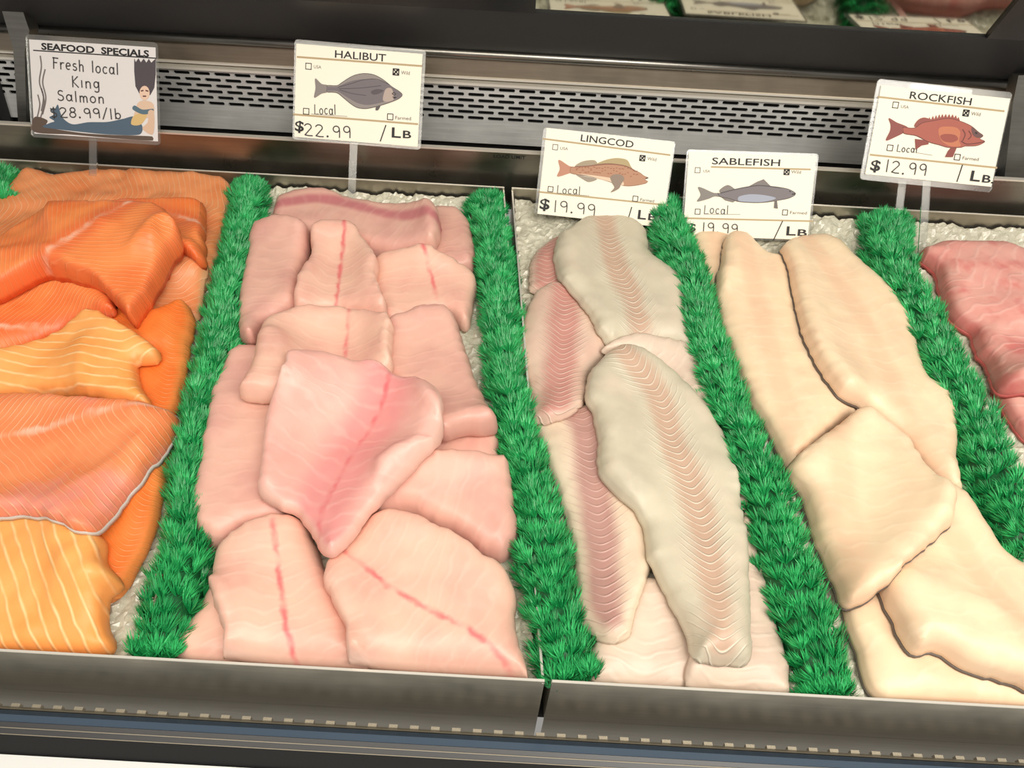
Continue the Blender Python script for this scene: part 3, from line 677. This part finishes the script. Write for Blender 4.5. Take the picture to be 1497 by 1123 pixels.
# ------------------------------------------------------------------ green garnish dividers
def garnish(rows, label, seed):
    """rows: (y, left x, right x) of the top face in the photograph"""
    rg = np.random.default_rng(seed)
    WT = .012
    cl, hw = [], []
    for y, xl, xr in rows:
        a, b = at(xl, y, WT-.006), at(xr, y, WT-.006); c = (a+b)/2; cl.append((c[0], np.clip(c[1], VF+.008, VB-.014))); hw.append((b[0]-a[0])/2)
    cl = np.array(cl); path = spline(cl, False, .004); L = np.concatenate([[0], np.cumsum(np.linalg.norm(np.diff(path, axis=0), axis=1))])
    Lc = np.concatenate([[0], np.cumsum(np.linalg.norm(np.diff(cl, axis=0), axis=1))]); Lc *= L[-1]/Lc[-1]
    def pos(s): return np.array([np.interp(s, L, path[:, 0]), np.interp(s, L, path[:, 1])])
    root = empty('garnish_divider', (*pos(L[-1]/2), -.026), label, 'garnish divider', 'green plastic garnish dividers')
    HB, HT = -.028, WT
    # core strip
    V, Fc = [], []; ss = np.linspace(0, L[-1], 40); K = 9
    for s in ss:
        p = pos(s); w = np.interp(s, Lc, hw)*.72; q = pos(min(s+.01, L[-1]))-pos(max(s-.01, 0)); q /= np.linalg.norm(q); n = np.array([-q[1], q[0]])
        end = min(1, (min(s, L[-1]-s)+.004)/.015)**.5
        for k in range(K):
            t = math.pi*k/(K-1); V.append((*(p+n*w*math.cos(t)), HB+(HT-.008-HB)*math.sin(t)**.7*end))
    for i in range(len(ss)-1):
        for k in range(K-1): Fc.append((i*K+k, i*K+k+1, (i+1)*K+k+1, (i+1)*K+k))
    Fc += [tuple(range(K)), tuple(range((len(ss)-1)*K, len(ss)*K))[::-1]]
    mesh('base_strip', np.array(V), Fc, M['strip'], root, True)
    V, Fc, S = [], [], []
    def tuft(p, n, q, t, w, end, size):
        """a ruffled fan of needles growing out of the surface at angle t round the strip"""
        c = np.array([*(p+n*w*.8*math.cos(t)), HB+(HT-.006-HB)*math.sin(t)**.7*end])
        out = np.array([n[0]*math.cos(t), n[1]*math.cos(t), math.sin(t)*.9+.15]); out /= np.linalg.norm(out)
        fan = np.array([n[0]*-math.sin(t), n[1]*-math.sin(t), math.cos(t)]); lean = np.array([-q[0], -q[1], .1])
        c = c+out*rg.uniform(-.004, .002)
        sh = rg.uniform(.1, .9); tw = rg.normal(0, .3)
        fan = fan*math.cos(tw)+lean*math.sin(tw)
        nb = 62
        for i in range(nb):
            a = rg.uniform(-1.35, 1.35); le = size*(1-.16*a*a)*rg.uniform(.75, 1.1)
            d = out*math.cos(a)+fan*math.sin(a)+lean*rg.normal(.36, .07); d /= np.linalg.norm(d)
            b0 = c+fan*a*size*.12+lean*rg.normal(0, .0012)
            sd = np.cross(d, lean+rg.normal(0, .3, 3)); sd /= np.linalg.norm(sd)+1e-9; hw_ = rg.uniform(.00028, .0005)
            mid = b0+d*le*.55+lean*le*.05; tip = b0+d*le+lean*le*.3*rg.uniform(.8, 1.2)-np.array([0, 0, le*.12])
            k = len(V); V.extend([b0-sd*hw_, b0+sd*hw_, mid-sd*hw_*1.3, mid+sd*hw_*1.3, tip])
            Fc.extend([(k, k+1, k+3, k+2), (k+2, k+3, k+4)]); s0 = np.clip(sh+rg.normal(0, .14), 0, 1); S.extend([s0*.5, s0*.5, s0, s0, min(1, s0+.2)])  # random tone per needle, plus painted-in light: darkened roots, lightened tips
    s = 0.0
    while s < L[-1]:
        p0 = pos(s); w = np.interp(s, Lc, hw); q = pos(min(s+.01, L[-1]))-pos(max(s-.01, 0)); q /= np.linalg.norm(q); n = np.array([-q[1], q[0]])
        w *= rg.uniform(.9, 1.08); nt = max(6, int(w*2/.0098)); end = min(1, (min(s, L[-1]-s)+.004)/.012)**.5
        for k in range(nt):
            t = math.pi*(k+.5+rg.uniform(-.3, .3))/nt; t = np.clip(t, .12, math.pi-.12)
            tuft(p0+q*rg.normal(0, .0022), n, q, t, w, end, rg.uniform(.0115, .0155))
        s += .0108
    for s_, dr in ((0, 1), (L[-1], -1)):
        q = pos(.01)-pos(0) if dr == 1 else pos(L[-1])-pos(L[-1]-.01); q /= np.linalg.norm(q); n = np.array([-q[1], q[0]]); w = np.interp(s_, Lc, hw)
        for k in range(40):
            u = rg.uniform(-.8, .8); tuft(pos(s_)+n*w*u*.8-q*dr*.001, n, q, rg.uniform(.5, 2.6), w*.4, rg.uniform(.2, .9), .011)
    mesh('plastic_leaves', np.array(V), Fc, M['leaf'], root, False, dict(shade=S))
    return root
garnish([(285, -34, 16), (262, -28, 20), (245, -20, 19)][::-1], 'green plastic garnish strip cut off at the left edge of the picture', 1)
garnish([(262, 336, 386), (350, 318, 374), (430, 295, 360), (500, 279, 350), (600, 258, 316), (640, 250, 306), (700, 242, 294), (760, 232, 300), (850, 205, 297), (948, 172, 270)], 'green plastic garnish strip between the salmon and the halibut', 2)
garnish([(284, 682, 738), (350, 690, 750), (450, 703, 764), (550, 715, 772), (650, 730, 797), (750, 748, 826), (850, 762, 850), (985, 790, 880)], 'green plastic garnish strip between the halibut and the lingcod', 3)
garnish([(292, 942, 1000), (400, 985, 1042), (500, 1010, 1071), (600, 1045, 1112), (700, 1078, 1162), (800, 1100, 1202), (900, 1135, 1238), (1006, 1178, 1272)], 'green plastic garnish strip between the lingcod and the sablefish', 4)
garnish([(292, 1258, 1332), (380, 1272, 1352), (450, 1310, 1392), (520, 1350, 1422), (600, 1387, 1472), (700, 1430, 1514), (790, 1475, 1575)], 'green plastic garnish strip between the sablefish and the rockfish', 5)

# ------------------------------------------------------------------ price signs
def arc(cx, cy, rx, ry, a0, a1, n=14):
    return [(cx+rx*math.cos(math.radians(a0+(a1-a0)*i/n)), cy+ry*math.sin(math.radians(a0+(a1-a0)*i/n))) for i in range(n+1)]
HAND = {
 '0': (.5, [arc(.25, .5, .22, .48, 90, 450)]), '1': (.24, [[(.1, 1), (.13, 0)]]),
 '2': (.56, [arc(.25, .74, .22, .24, 160, -20)+[(.05, .04), (.12, .06), (.3, .02), (.55, .03)]]),
 '8': (.5, [arc(.26, .76, .18, .22, 60, 270)+arc(.25, .28, .22, .26, 90, -270)+arc(.26, .76, .18, .22, -90, 60)]),
 '9': (.52, [arc(.24, .72, .2, .25, 20, 380)+[(.46, .5), (.46, .05)]]), '.': (.26, [arc(.1, .04, .035, .05, 0, 360, 6)]),
 '/': (.4, [[(.36, 1.05), (.04, -.08)]]), '$': (.55, [arc(.28, .7, .2, .2, 40, 250)+arc(.28, .28, .2, .22, 80, -140), [(.28, 1.05), (.28, -.08)]]),
 'F': (.5, [[(.08, 0), (.1, 1)], [(.02, .98), (.5, .95)], [(.08, .55), (.38, .55)]]), 'r': (.36, [[(.06, .6), (.08, 0)], [(.08, .4), (.2, .6), (.36, .58)]]),
 'e': (.48, [[(.06, .32), (.4, .36)]+arc(.24, .32, .19, .3, 10, 300)]), 's': (.4, [arc(.2, .47, .15, .14, 50, 250)+arc(.2, .16, .16, .16, 80, -150)]),
 'h': (.46, [[(.06, 1), (.08, 0)], [(.08, .4)]+arc(.24, .4, .15, .2, 150, 0)+[(.4, 0)]]), 'l': (.2, [[(.08, 1.02), (.1, 0)]]),
 'o': (.48, [arc(.23, .31, .2, .3, 90, 450)]), 'c': (.44, [arc(.24, .31, .2, .3, 50, 310)]), 'a': (.5, [arc(.22, .31, .19, .3, 40, 400), [(.42, .6), (.42, .08), (.48, 0)]]),
 'K': (.52, [[(.08, 1), (.08, 0)], [(.46, .98), (.1, .5), (.5, 0)]]), 'i': (.18, [[(.08, .62), (.09, 0)]]), 'n': (.46, [[(.06, .6), (.07, 0)], [(.07, .38)]+arc(.23, .4, .15, .2, 150, 0)+[(.39, 0)]]),
 'g': (.48, [arc(.21, .33, .17, .27, 40, 400), [(.4, .58), (.4, -.2)]+arc(.24, -.2, .16, .15, 0, -150)]), 'S': (.52, [arc(.27, .75, .19, .22, 40, 260)+arc(.25, .26, .22, .26, 80, -150)]),
 'm': (.66, [[(.06, .6), (.07, 0)], [(.07, .38)]+arc(.2, .4, .12, .2, 150, 0)+[(.33, 0)], [(.33, .4)]+arc(.46, .4, .12, .2, 150, 0)+[(.6, 0)]]),
 'b': (.48, [[(.06, 1), (.07, 0)], arc(.24, .28, .18, .27, 150, -170)]), 'L': (.5, [[(.08, 1), (.06, .02), (.5, .02)]]), ' ': (.4, []),
}
inkmats = {}
def ink(c):
    if c not in inkmats: inkmats[c] = plain('print_%d_%d_%d' % c, c, .6)
    return inkmats[c]
class Sign:
    def __init__(s, name, label, v0, org, scale, outer, card, stem, cardmat='card', k=.8, corner=.004, group='price signs on clear stems'):
        s.v0, s.k, s.org, s.sc = v0, k, org, scale
        s.N0 = np.array([0, -1, k])/math.hypot(1, k)
        P = [atp(*q, v0, k) for q in outer]
        c = sum(P)/4; U = (P[1]-P[0])+(P[2]-P[3]); U /= np.linalg.norm(U); V = np.cross(s.N0, U)
        s.U, s.V, s.N = U, V, s.N0
        w = (np.linalg.norm(P[1]-P[0])+np.linalg.norm(P[2]-P[3]))/4; h = ((P[0]-P[3])@V+(P[1]-P[2])@V)/4
        s.c, s.w, s.h, s.layer = c, w, h, 0
        bottom = c-V*h
        if stem: foot = atp(*stem[1], v0, k); top = atp(*stem[0], v0, k)
        else: foot, top = bottom-V*.02, c-V*h*.4
        s.root = empty(name, foot, label, 'price sign', group)
        # clear sleeve with rounded corners
        pts = []
        for sx, sy, a0 in ((1, 1, 0), (-1, 1, 90), (-1, -1, 180), (1, -1, 270)):
            for i in range(5):
                a = math.radians(a0+90*i/4); pts.append((sx*(w-corner)+corner*math.cos(a), sy*(h-corner)+corner*math.sin(a)))
        n = len(pts); V3 = [c+U*a+V*b+s.N*z for z in (-.0022, -.0004) for a, b in pts]
        mesh('clear_sleeve', np.array(V3), [tuple(range(n))[::-1], tuple(range(n, 2*n))]+[(i, (i+1) % n, n+(i+1) % n, n+i) for i in range(n)], M['clear'], s.root)
        C = [s.loc(s.z(*q)) for q in card]
        l = (C[0][0]+C[3][0])/2; r = (C[1][0]+C[2][0])/2; t = (C[0][1]+C[1][1])/2; b = (C[2][1]+C[3][1])/2
        s.card = MB().frame_box(c, U, V, s.N, l, r, b, t, -.0003, 0).build('card', M[cardmat], s.root)
        dn = foot-top; Ls = np.linalg.norm(dn); dn /= Ls; sd = np.cross(s.N, dn)
        MB().frame_box(top, sd, dn, s.N, -.0045, .0045, 0, Ls+.012, -.0048, -.0024).build('clear_stem', M['clear'], s.root)
    def z(s, x, y): return atp(s.org[0]+x/s.sc, s.org[1]+y/s.sc, s.v0, s.k)
    def loc(s, p): return np.array([(p-s.c)@s.U, (p-s.c)@s.V])
    def p3(s, q, lift): return s.c+s.U*q[0]+s.V*q[1]+s.N*lift
    def lift(s): s.layer += 1; return .00012+s.layer*.00003
    def poly(s, pts, col, name, smooth=True):
        q = np.array([s.loc(s.z(*p)) for p in pts])
        if smooth: q = spline(q, True, .0016)
        lf = s.lift(); n = len(q)
        vo, _, fo, _, _, _ = delaunay_2d_cdt([Vector(a) for a in q], [], [list(range(n))], 1, 1e-7, True)
        vc = np.array([np.mean([vo[i] for i in f], 0) for f in fo]); fo = [f for f, k_ in zip(fo, inside(q, vc[:, 0], vc[:, 1])) if k_]
        fo = [f if (vo[f[1]]-vo[f[0]]).cross(vo[f[2]]-vo[f[0]]) > 0 else f[::-1] for f in fo]
        return mesh(name, np.array([s.p3(a, lf) for a in vo]), fo, ink(col) if isinstance(col, tuple) else M[col], s.card)
    def ribbon(s, lines, wd, mat, name):
        V, Fc = [], []; lf = s.lift()
        for ln in lines:
            q = np.array(ln, float); d = np.gradient(q, axis=0) if len(q) > 2 else np.array([q[1]-q[0]]*2); d /= np.linalg.norm(d, axis=1, keepdims=True)+1e-12
            nr = np.stack([-d[:, 1], d[:, 0]], 1)*wd/2; q[0] -= d[0]*wd*.3; q[-1] += d[-1]*wd*.3
            b = len(V)
            for a, c_ in zip(q, nr): V += [s.p3(a+c_, lf), s.p3(a-c_, lf)]
            Fc += [(b+2*i+1, b+2*i+3, b+2*i+2, b+2*i) for i in range(len(q)-1)]
        return mesh(name, np.array(V), Fc, ink(mat) if isinstance(mat, tuple) else M[mat], s.card)
    def px_len(s, l): return l/s.sc*np.linalg.norm(s.z(s.sc*100, s.sc*0+1)-s.z(0, 1))/100*1.0
    def line(s, pts, px, mat, name, smooth=False):
        q = np.array([s.loc(s.z(*p)) for p in pts])
        if smooth: q = spline(q, False, .0015)
        return s.ribbon([q], s.px_len(px), mat, name)
    def lines(s, L, px, mat, name, smooth=False):
        out = []
        for pts in L:
            q = np.array([s.loc(s.z(*p)) for p in pts]); out.append(spline(q, False, .0015) if smooth else q)
        return s.ribbon(out, s.px_len(px), mat, name)
    def text(s, body, a, b, hpx, mat, name, bold=.012, spread=1.0):
        A, B = s.loc(s.z(*a)), s.loc(s.z(*b)); d = B-A; L = np.linalg.norm(d); d /= L; n = np.array([-d[1], d[0]])
        v, f = text_geo(body, 1, 1, bold); v[:, 0] -= v[:, 0].min(); H = .73; sy = s.px_len(hpx)/H; sx = L/v[:, 0].max(); lf = s.lift()
        return mesh(name, np.array([s.p3(A+d*q[0]*sx+n*q[1]*sy, lf) for q in v]), f, ink(mat) if isinstance(mat, tuple) else M[mat], s.card)
    def hand(s, body, a, b, hpx, px, mat, name):
        A, B = s.loc(s.z(*a)), s.loc(s.z(*b)); d = B-A; L = np.linalg.norm(d); d /= L; n = np.array([-d[1], d[0]])
        x = 0; st = []
        for ch in body:
            w, ls = HAND[ch]; jy = random.uniform(-.04, .04)
            for l in ls: st.append([(x+p[0], p[1]+jy) for p in l])
            x += w+.16
        x -= .16; h = s.px_len(hpx)
        return s.ribbon([[A+d*(p[0]/x*L)+n*(p[1]*h) for p in l] for l in st], s.px_len(px), mat, name)
    def box(s, c, size, mat, name, tick=False):
        q = s.loc(s.z(*c)); h = s.px_len(size)/2
        L = [[q+np.array(p)*h for p in e] for e in (((-1, -1), (1, -1)), ((1, -1), (1, 1)), ((1, 1), (-1, 1)), ((-1, 1), (-1, -1)))]
        if tick: L += [[q+np.array(p)*h for p in e] for e in (((-1, -.9), (1, .9)), ((-1, .9), (1, -.9)), ((-.6, -.9), (.5, .9)))]
        return s.ribbon(L, s.px_len(6 if not tick else 9), mat, name)

OUT = (52, 46, 48)
def species(name, label, v0, org, sc_, outer, card, stem, title, usa, wild, local, farmed, rules, dollar, price, slash, lb, pale=False, under=None):
    s = Sign('price_sign', label, v0, org, sc_, outer, card, stem)
    for r in rules: s.line(r, 15, 'rule', 'ruled_line')
    s.text(name, *title, 'ink', 'title_text', .01)
    s.box(usa[0], 46, 'grey' if pale else 'ink', 'check_box'); s.text('USA', usa[1], usa[2], 26, 'grey', 'small_text', 0)
    s.box(wild[0], 46, 'ink', 'ticked_box', True); s.text('Wild', wild[1], wild[2], 30, 'grey', 'small_text', 0)
    s.box(local[0], 46, 'ink', 'check_box'); s.hand('Local', local[1], local[2], local[3], 7, 'pen', 'handwritten_word'); s.line(under, 3, 'grey', 'write_on_line')
    s.box(farmed[0], 46, 'ink', 'check_box'); s.text('Farmed', farmed[1], farmed[2], 28, 'grey', 'small_text', 0)
    s.text('$', *dollar, 'ink', 'dollar_sign', .02); s.hand(price[0], *price[1:], 9, 'pen', 'handwritten_price')
    s.line(slash, 9, 'ink', 'slash'); s.text('L', *lb[0], 'ink', 'unit_text', .015); s.text(lb[1], *lb[2], 'ink', 'unit_text', .015)
    return s

s = species('HALIBUT', 'price sign headed halibut with a flat grey fish, 22.99 a pound', .735, (400, 40), 5.617, [(433, 56), (623, 74), (614.5, 218), (425, 204.7)],
    [(195, 140), (1222, 212), (1185, 975), (160, 905)], ((518, 172), (513, 292)), ((503, 248), (922, 282), 60), ((287, 320), (330, 336), (392, 340)), ((1005, 367), (1047, 386), (1118, 391)),
    ((268, 690), (335, 712), (512, 716), 76), ((958, 735), (1000, 755), (1128, 763)), [((195, 243), (1215, 318)), ((165, 715), (1182, 795))],
    ((175, 848), (248, 856), 84), ('22.99', (250, 888), (635, 912), 98), ((922, 805), (877, 935)), (((970, 903), (1045, 908), 84), 'B', ((1062, 908), (1130, 912), 62)), under=((310, 712), (605, 732)))
s.poly([(343, 420), (395, 465), (445, 478), (445, 530), (395, 545), (335, 578), (345, 500)], (138, 130, 126), 'printed_tail')
hb = [(440, 478), (525, 478), (560, 455), (640, 405), (700, 385), (760, 380), (830, 392), (900, 430), (975, 490), (1030, 525), (1058, 555), (1030, 585), (975, 610), (900, 635), (850, 650), (760, 668), (690, 660), (640, 632), (570, 575), (525, 540), (470, 532), (440, 530)]
s.poly(hb, (146, 138, 134), 'printed_fin'); s.line(hb+hb[:1], 4, OUT, 'printed_outline', True)
s.poly([(440, 490), (525, 488), (620, 448), (720, 428), (830, 430), (930, 460), (1000, 510), (1058, 555), (1000, 592), (900, 615), (780, 638), (690, 622), (600, 572), (520, 525), (440, 520)], (116, 108, 112), 'printed_fish')
s.lines([[(530, 492), (640, 462), (740, 432), (850, 428), (950, 470)], [(540, 505), (700, 500), (800, 490), (880, 480)], [(545, 515), (650, 545), (760, 560)]], 5, (74, 68, 72), 'printed_stripes', True)
s.poly([(800, 528), (850, 508), (905, 520), (860, 548), (815, 552)], (88, 80, 84), 'printed_fin')
s.poly([(925, 505), (965, 500), (985, 540), (990, 590), (940, 612), (900, 602), (905, 550)], (182, 164, 154), 'printed_gill')
s.lines([[(975, 545), (990, 535), (1005, 550), (990, 560), (975, 545)], [(980, 572), (1010, 578), (985, 582)]], 7, (44, 38, 40), 'printed_eye', True)
s.poly([(845, 650), (878, 644), (858, 682), (838, 682)], (92, 86, 86), 'printed_fin')

s = species('LINGCOD', 'price sign headed lingcod with a brown spotted fish, partly behind the garnish', .728, (770, 170), 6.2375, [(796, 184), (981, 208), (977, 332), (780, 314)],
    [(185, 95), (1310, 240), (1275, 1000), (95, 905)], None, ((490, 226), (970, 288), 62), ((260, 282), (305, 304), (375, 310)), ((1055, 382), (1098, 400), (1180, 410)),
    ((217, 665), (275, 700), (487, 714), 72), ((990, 752), (1035, 772), (1160, 786)), [((150, 205), (1305, 354)), ((115, 690), (1290, 812))],
    ((115, 842), (205, 852), 98), ('19.99', (240, 868), (622, 908), 104), ((957, 830), (918, 960)), (((1010, 935), (1085, 942), 86), 'B', ((1105, 945), (1180, 952), 64)), True, ((275, 700), (570, 725)))
s.poly([(292, 398), (390, 455), (440, 465), (430, 510), (390, 520), (280, 550), (302, 480)], (194, 138, 114), 'printed_tail')
s.poly([(445, 458), (490, 420), (560, 402), (625, 405), (640, 445)], (168, 152, 128), 'printed_fin')
s.poly([(630, 442), (700, 405), (780, 385), (850, 383), (915, 400), (945, 450), (958, 486), (860, 455), (740, 448)], (180, 160, 118), 'printed_fin')
lb_ = [(400, 465), (440, 462), (560, 455), (640, 440), (760, 432), (900, 452), (960, 485), (1030, 515), (1070, 545), (1105, 560), (1075, 578), (1105, 595), (1090, 610), (1000, 630), (900, 635), (780, 605), (700, 580), (560, 545), (450, 530), (400, 515)]
s.poly([(450, 532), (520, 545), (640, 572), (570, 600), (520, 578)], (160, 146, 132), 'printed_fin')
s.poly(lb_, (184, 138, 110), 'printed_fish'); s.line(lb_+lb_[:1], 3, (120, 84, 66), 'printed_outline', True)
s.poly([(460, 522), (650, 545), (800, 570), (880, 600), (880, 632), (780, 603), (560, 544)], (228, 200, 174), 'printed_belly')
s.lines([[(x, y), (x+random.uniform(8, 20), y+random.uniform(-5, 6))] for x in range(450, 1000, 26) for y in (random.uniform(462, 480)+max(0, x-900)*.4, random.uniform(490, 525)+max(0, x-800)*.2)], 7, (158, 98, 68), 'printed_spots')
s.line([(440, 462), (560, 455), (640, 445), (760, 437), (900, 455), (1000, 505)], 9, (140, 92, 74), 'printed_back', True)
s.poly([(760, 555), (800, 530), (860, 535), (890, 570), (860, 620), (840, 660), (765, 695), (800, 650), (785, 620), (770, 590)], (146, 128, 114), 'printed_fin')
s.line([(1085, 568), (1105, 562)], 9, (44, 38, 40), 'printed_mouth')

s = species('SABLEFISH', 'price sign headed sablefish with a slim dark grey fish, standing right of the lingcod sign', .718, (980, 200), 6.2375, [(998, 218), (1188, 224), (1193, 354), (1001, 347)],
    [(130, 140), (1275, 172), (1305, 940), (150, 905)], None, ((378, 250), (998, 268), 62), ((248, 305), (300, 325), (360, 327)), ((1060, 322), (1100, 334), (1190, 337)),
    ((248, 683), (305, 700), (527, 706), 76), ((1045, 690), (1090, 704), (1242, 708)), [((375, 275), (1275, 298)), ((130, 742), (1298, 770))],
    ((150, 863), (230, 865), 78), ('19.99', (285, 870), (612, 890), 92), ((1022, 770), (938, 945)), (((1055, 898), (1140, 900), 86), 'B.', ((1158, 902), (1275, 905), 62)), True, ((305, 705), (637, 708)))
s.poly([(250, 460), (300, 470), (390, 510), (455, 516), (455, 545), (400, 545), (350, 565), (243, 590), (275, 530)], (136, 130, 124), 'printed_tail')
s.poly([(445, 490), (520, 440), (585, 475), (605, 487), (480, 522)], (134, 126, 122), 'printed_fin')
s.poly([(700, 460), (790, 410), (850, 387), (918, 455), (800, 452)], (128, 120, 118), 'printed_fin', False)
s.poly([(460, 548), (610, 572), (570, 598), (500, 580)], (130, 122, 118), 'printed_fin', False)
sb = [(430, 515), (460, 515), (600, 480), (700, 460), (800, 445), (900, 450), (1000, 462), (1080, 480), (1140, 515), (1112, 524), (1138, 530), (1080, 560), (980, 580), (860, 598), (740, 600), (620, 590), (540, 565), (450, 545)]
s.poly(sb, (124, 117, 120), 'printed_fish'); s.line(sb+sb[:1], 4, OUT, 'printed_outline', True)
s.poly([(620, 548), (720, 525), (850, 532), (960, 560), (860, 592), (740, 596), (620, 585)], (164, 170, 186), 'printed_belly')
s.line([(460, 512), (600, 478), (700, 458), (800, 445), (900, 452), (1000, 466)], 9, (84, 78, 82), 'printed_back', True)
s.lines([[(1085, 497), (1092, 500)], [(1110, 524), (1138, 520)]], 10, (40, 36, 38), 'printed_eye')
s.poly([(950, 578), (970, 578), (978, 655), (943, 650)], (112, 104, 100), 'printed_fin', False)

s = species('ROCKFISH', 'price sign headed rockfish with a red spiny fish, rightmost of the signs', .712, (1250, 90), 5.615, [(1279, 114), (1473, 134.5), (1457, 282), (1262, 263)],
    [(195, 190), (1240, 305), (1150, 1038), (105, 920)], ((1359, 232), (1350, 372)), ((445, 304), (950, 360), 60), ((332, 357), (375, 381), (438, 388)), ((910, 423), (950, 441), (1027, 449)),
    ((286, 709), (340, 738), (507, 750), 56), ((838, 785), (880, 804), (1012, 816)), [((190, 290), (1222, 408)), ((125, 765), (1162, 872))],
    ((120, 890), (200, 900), 88), ('12.99', (240, 905), (577, 945), 98), ((880, 850), (835, 985)), (((940, 978), (1020, 986), 88), 'B.', ((1038, 990), (1132, 1000), 64)), under=((500, 748), (632, 770)))
s.poly([(275, 465), (340, 500), (430, 540), (405, 580), (330, 620), (252, 648), (285, 570), (290, 520)], (142, 78, 72), 'printed_tail')
s.poly([(485, 535), (510, 485), (560, 460), (630, 478), (655, 495), (560, 525)], (150, 82, 74), 'printed_fin')
sp = [(600, 490)]
for x, y in ((610, 455), (638, 446), (664, 440), (690, 433), (716, 430), (744, 430), (772, 431), (800, 433), (826, 441), (848, 455)): sp += [(x, y), (x+10, y+32)]
s.poly(sp+[(872, 500), (760, 510), (650, 520)], (158, 84, 74), 'printed_fin', False)
s.poly([(490, 635), (600, 650), (602, 680), (545, 690), (495, 725)], (142, 72, 66), 'printed_fin', False)
s.poly([(790, 700), (832, 708), (800, 785), (735, 785), (760, 735)], (140, 72, 66), 'printed_fin', False)
rb = [(390, 540), (485, 545), (550, 505), (640, 487), (760, 468), (860, 490), (950, 530), (1010, 580), (1048, 610), (1020, 635), (1062, 658), (1000, 690), (900, 695), (870, 705), (760, 705), (690, 685), (600, 660), (500, 610), (400, 590)]
s.poly(rb, (172, 94, 80), 'printed_fish'); s.line(rb+rb[:1], 4, (96, 48, 44), 'printed_outline', True)
s.poly([(690, 545), (820, 540), (860, 580), (850, 650), (862, 695), (770, 692), (700, 640)], (196, 120, 88), 'printed_belly')
s.poly([(695, 612), (740, 595), (820, 605), (842, 640), (790, 665), (720, 652)], (156, 80, 68), 'printed_fin')
s.poly([(955, 540), (1010, 580), (1048, 610), (1005, 628), (962, 600)], (108, 76, 74), 'printed_head')
s.lines([[(870, 655), (910, 678), (990, 672), (1060, 658)], [(880, 560), (900, 600), (880, 650)], [(930, 570), (950, 610), (925, 640)]], 8, (110, 56, 52), 'printed_jaw', True)
s.lines([[(985, 585), (996, 590)]], 12, (34, 28, 30), 'printed_eye')

s = Sign('price_sign', 'seafood specials sign with handwriting and a mermaid, leftmost of the signs', .736, (0, 0), 4.319, [(40.5, 50), (235, 62.5), (229, 212), (41.7, 200)],
    [(192, 250), (1002, 300), (978, 895), (208, 840)], ((134, 180), (134, 252)), 'cardw')
s.text('SEAFOOD  SPECIALS', (262, 312), (942, 360), 40, 'ink', 'title_text', .035)
s.line([(212, 318), (985, 368)], 7, 'ink', 'ruled_line')
s.lines([[(255, 355), (262, 420), (250, 520), (275, 610), (262, 700)], [(285, 440), (270, 520), (290, 620), (270, 720)], [(240, 600), (252, 660), (236, 740)], [(262, 560), (280, 650), (258, 740)]], 9, (120, 112, 110), 'printed_seaweed', True)
s.poly([(218, 740), (300, 760), (290, 800), (500, 838), (700, 852), (962, 862), (966, 888), (700, 872), (450, 850), (215, 832)], (92, 76, 66), 'printed_seabed')
s.poly([(848, 368), (858, 392), (875, 368), (890, 394), (908, 370), (925, 396), (940, 372), (956, 396), (984, 370), (984, 470), (975, 555), (950, 600), (885, 600), (856, 545), (848, 450)], (78, 70, 76), 'printed_hair', False)
s.poly([(270, 800), (320, 775), (345, 765), (312, 742), (340, 722), (315, 682), (345, 690), (365, 660), (378, 700), (402, 750), (460, 785), (560, 772), (680, 770), (780, 750), (850, 738), (900, 800), (880, 850), (700, 850), (500, 832), (330, 812)], (78, 98, 116), 'printed_tail')
s.poly([(872, 650), (900, 636), (945, 640), (970, 660), (972, 720), (930, 745), (850, 745), (858, 690)], (222, 192, 166), 'printed_torso')
s.poly([(850, 728), (930, 718), (892, 785), (830, 785)], (216, 184, 124), 'printed_waist')
s.poly([(838, 690), (850, 666), (900, 692), (970, 688), (962, 712), (900, 722)], (86, 112, 126), 'printed_top')
s.poly([(938, 702), (970, 700), (976, 780), (962, 850), (900, 812), (934, 772)], (218, 186, 160), 'printed_arm')
s.poly(arc(914, 588, 32, 46, 0, 340), (230, 198, 174), 'printed_face')
s.lines([[(893, 575), (905, 572)], [(922, 572), (936, 576)], [(905, 608), (922, 608)]], 8, (90, 50, 48), 'printed_features')
s.hand('Fresh local', (335, 434), (750, 470), 66, 7, 'pen', 'handwritten_word'); s.hand('King', (455, 550), (632, 562), 66, 7, 'pen', 'handwritten_word')
s.hand('Salmon', (365, 636), (660, 652), 62, 7, 'pen', 'handwritten_word'); s.hand('$28.99/lb', (320, 742), (768, 752), 62, 7, 'pen', 'handwritten_price')

# spare card leaning behind the right-hand sign
s = Sign('price_sign', 'blank white sign showing only its top edge behind the rockfish sign', .732, (0, 0), 1.0, [(1328, 121), (1420, 130), (1412, 205), (1320, 196)], [(1331, 123), (1418, 132), (1410, 203), (1322, 194)], ((1330, 190), (1318, 292)), 'cardw')
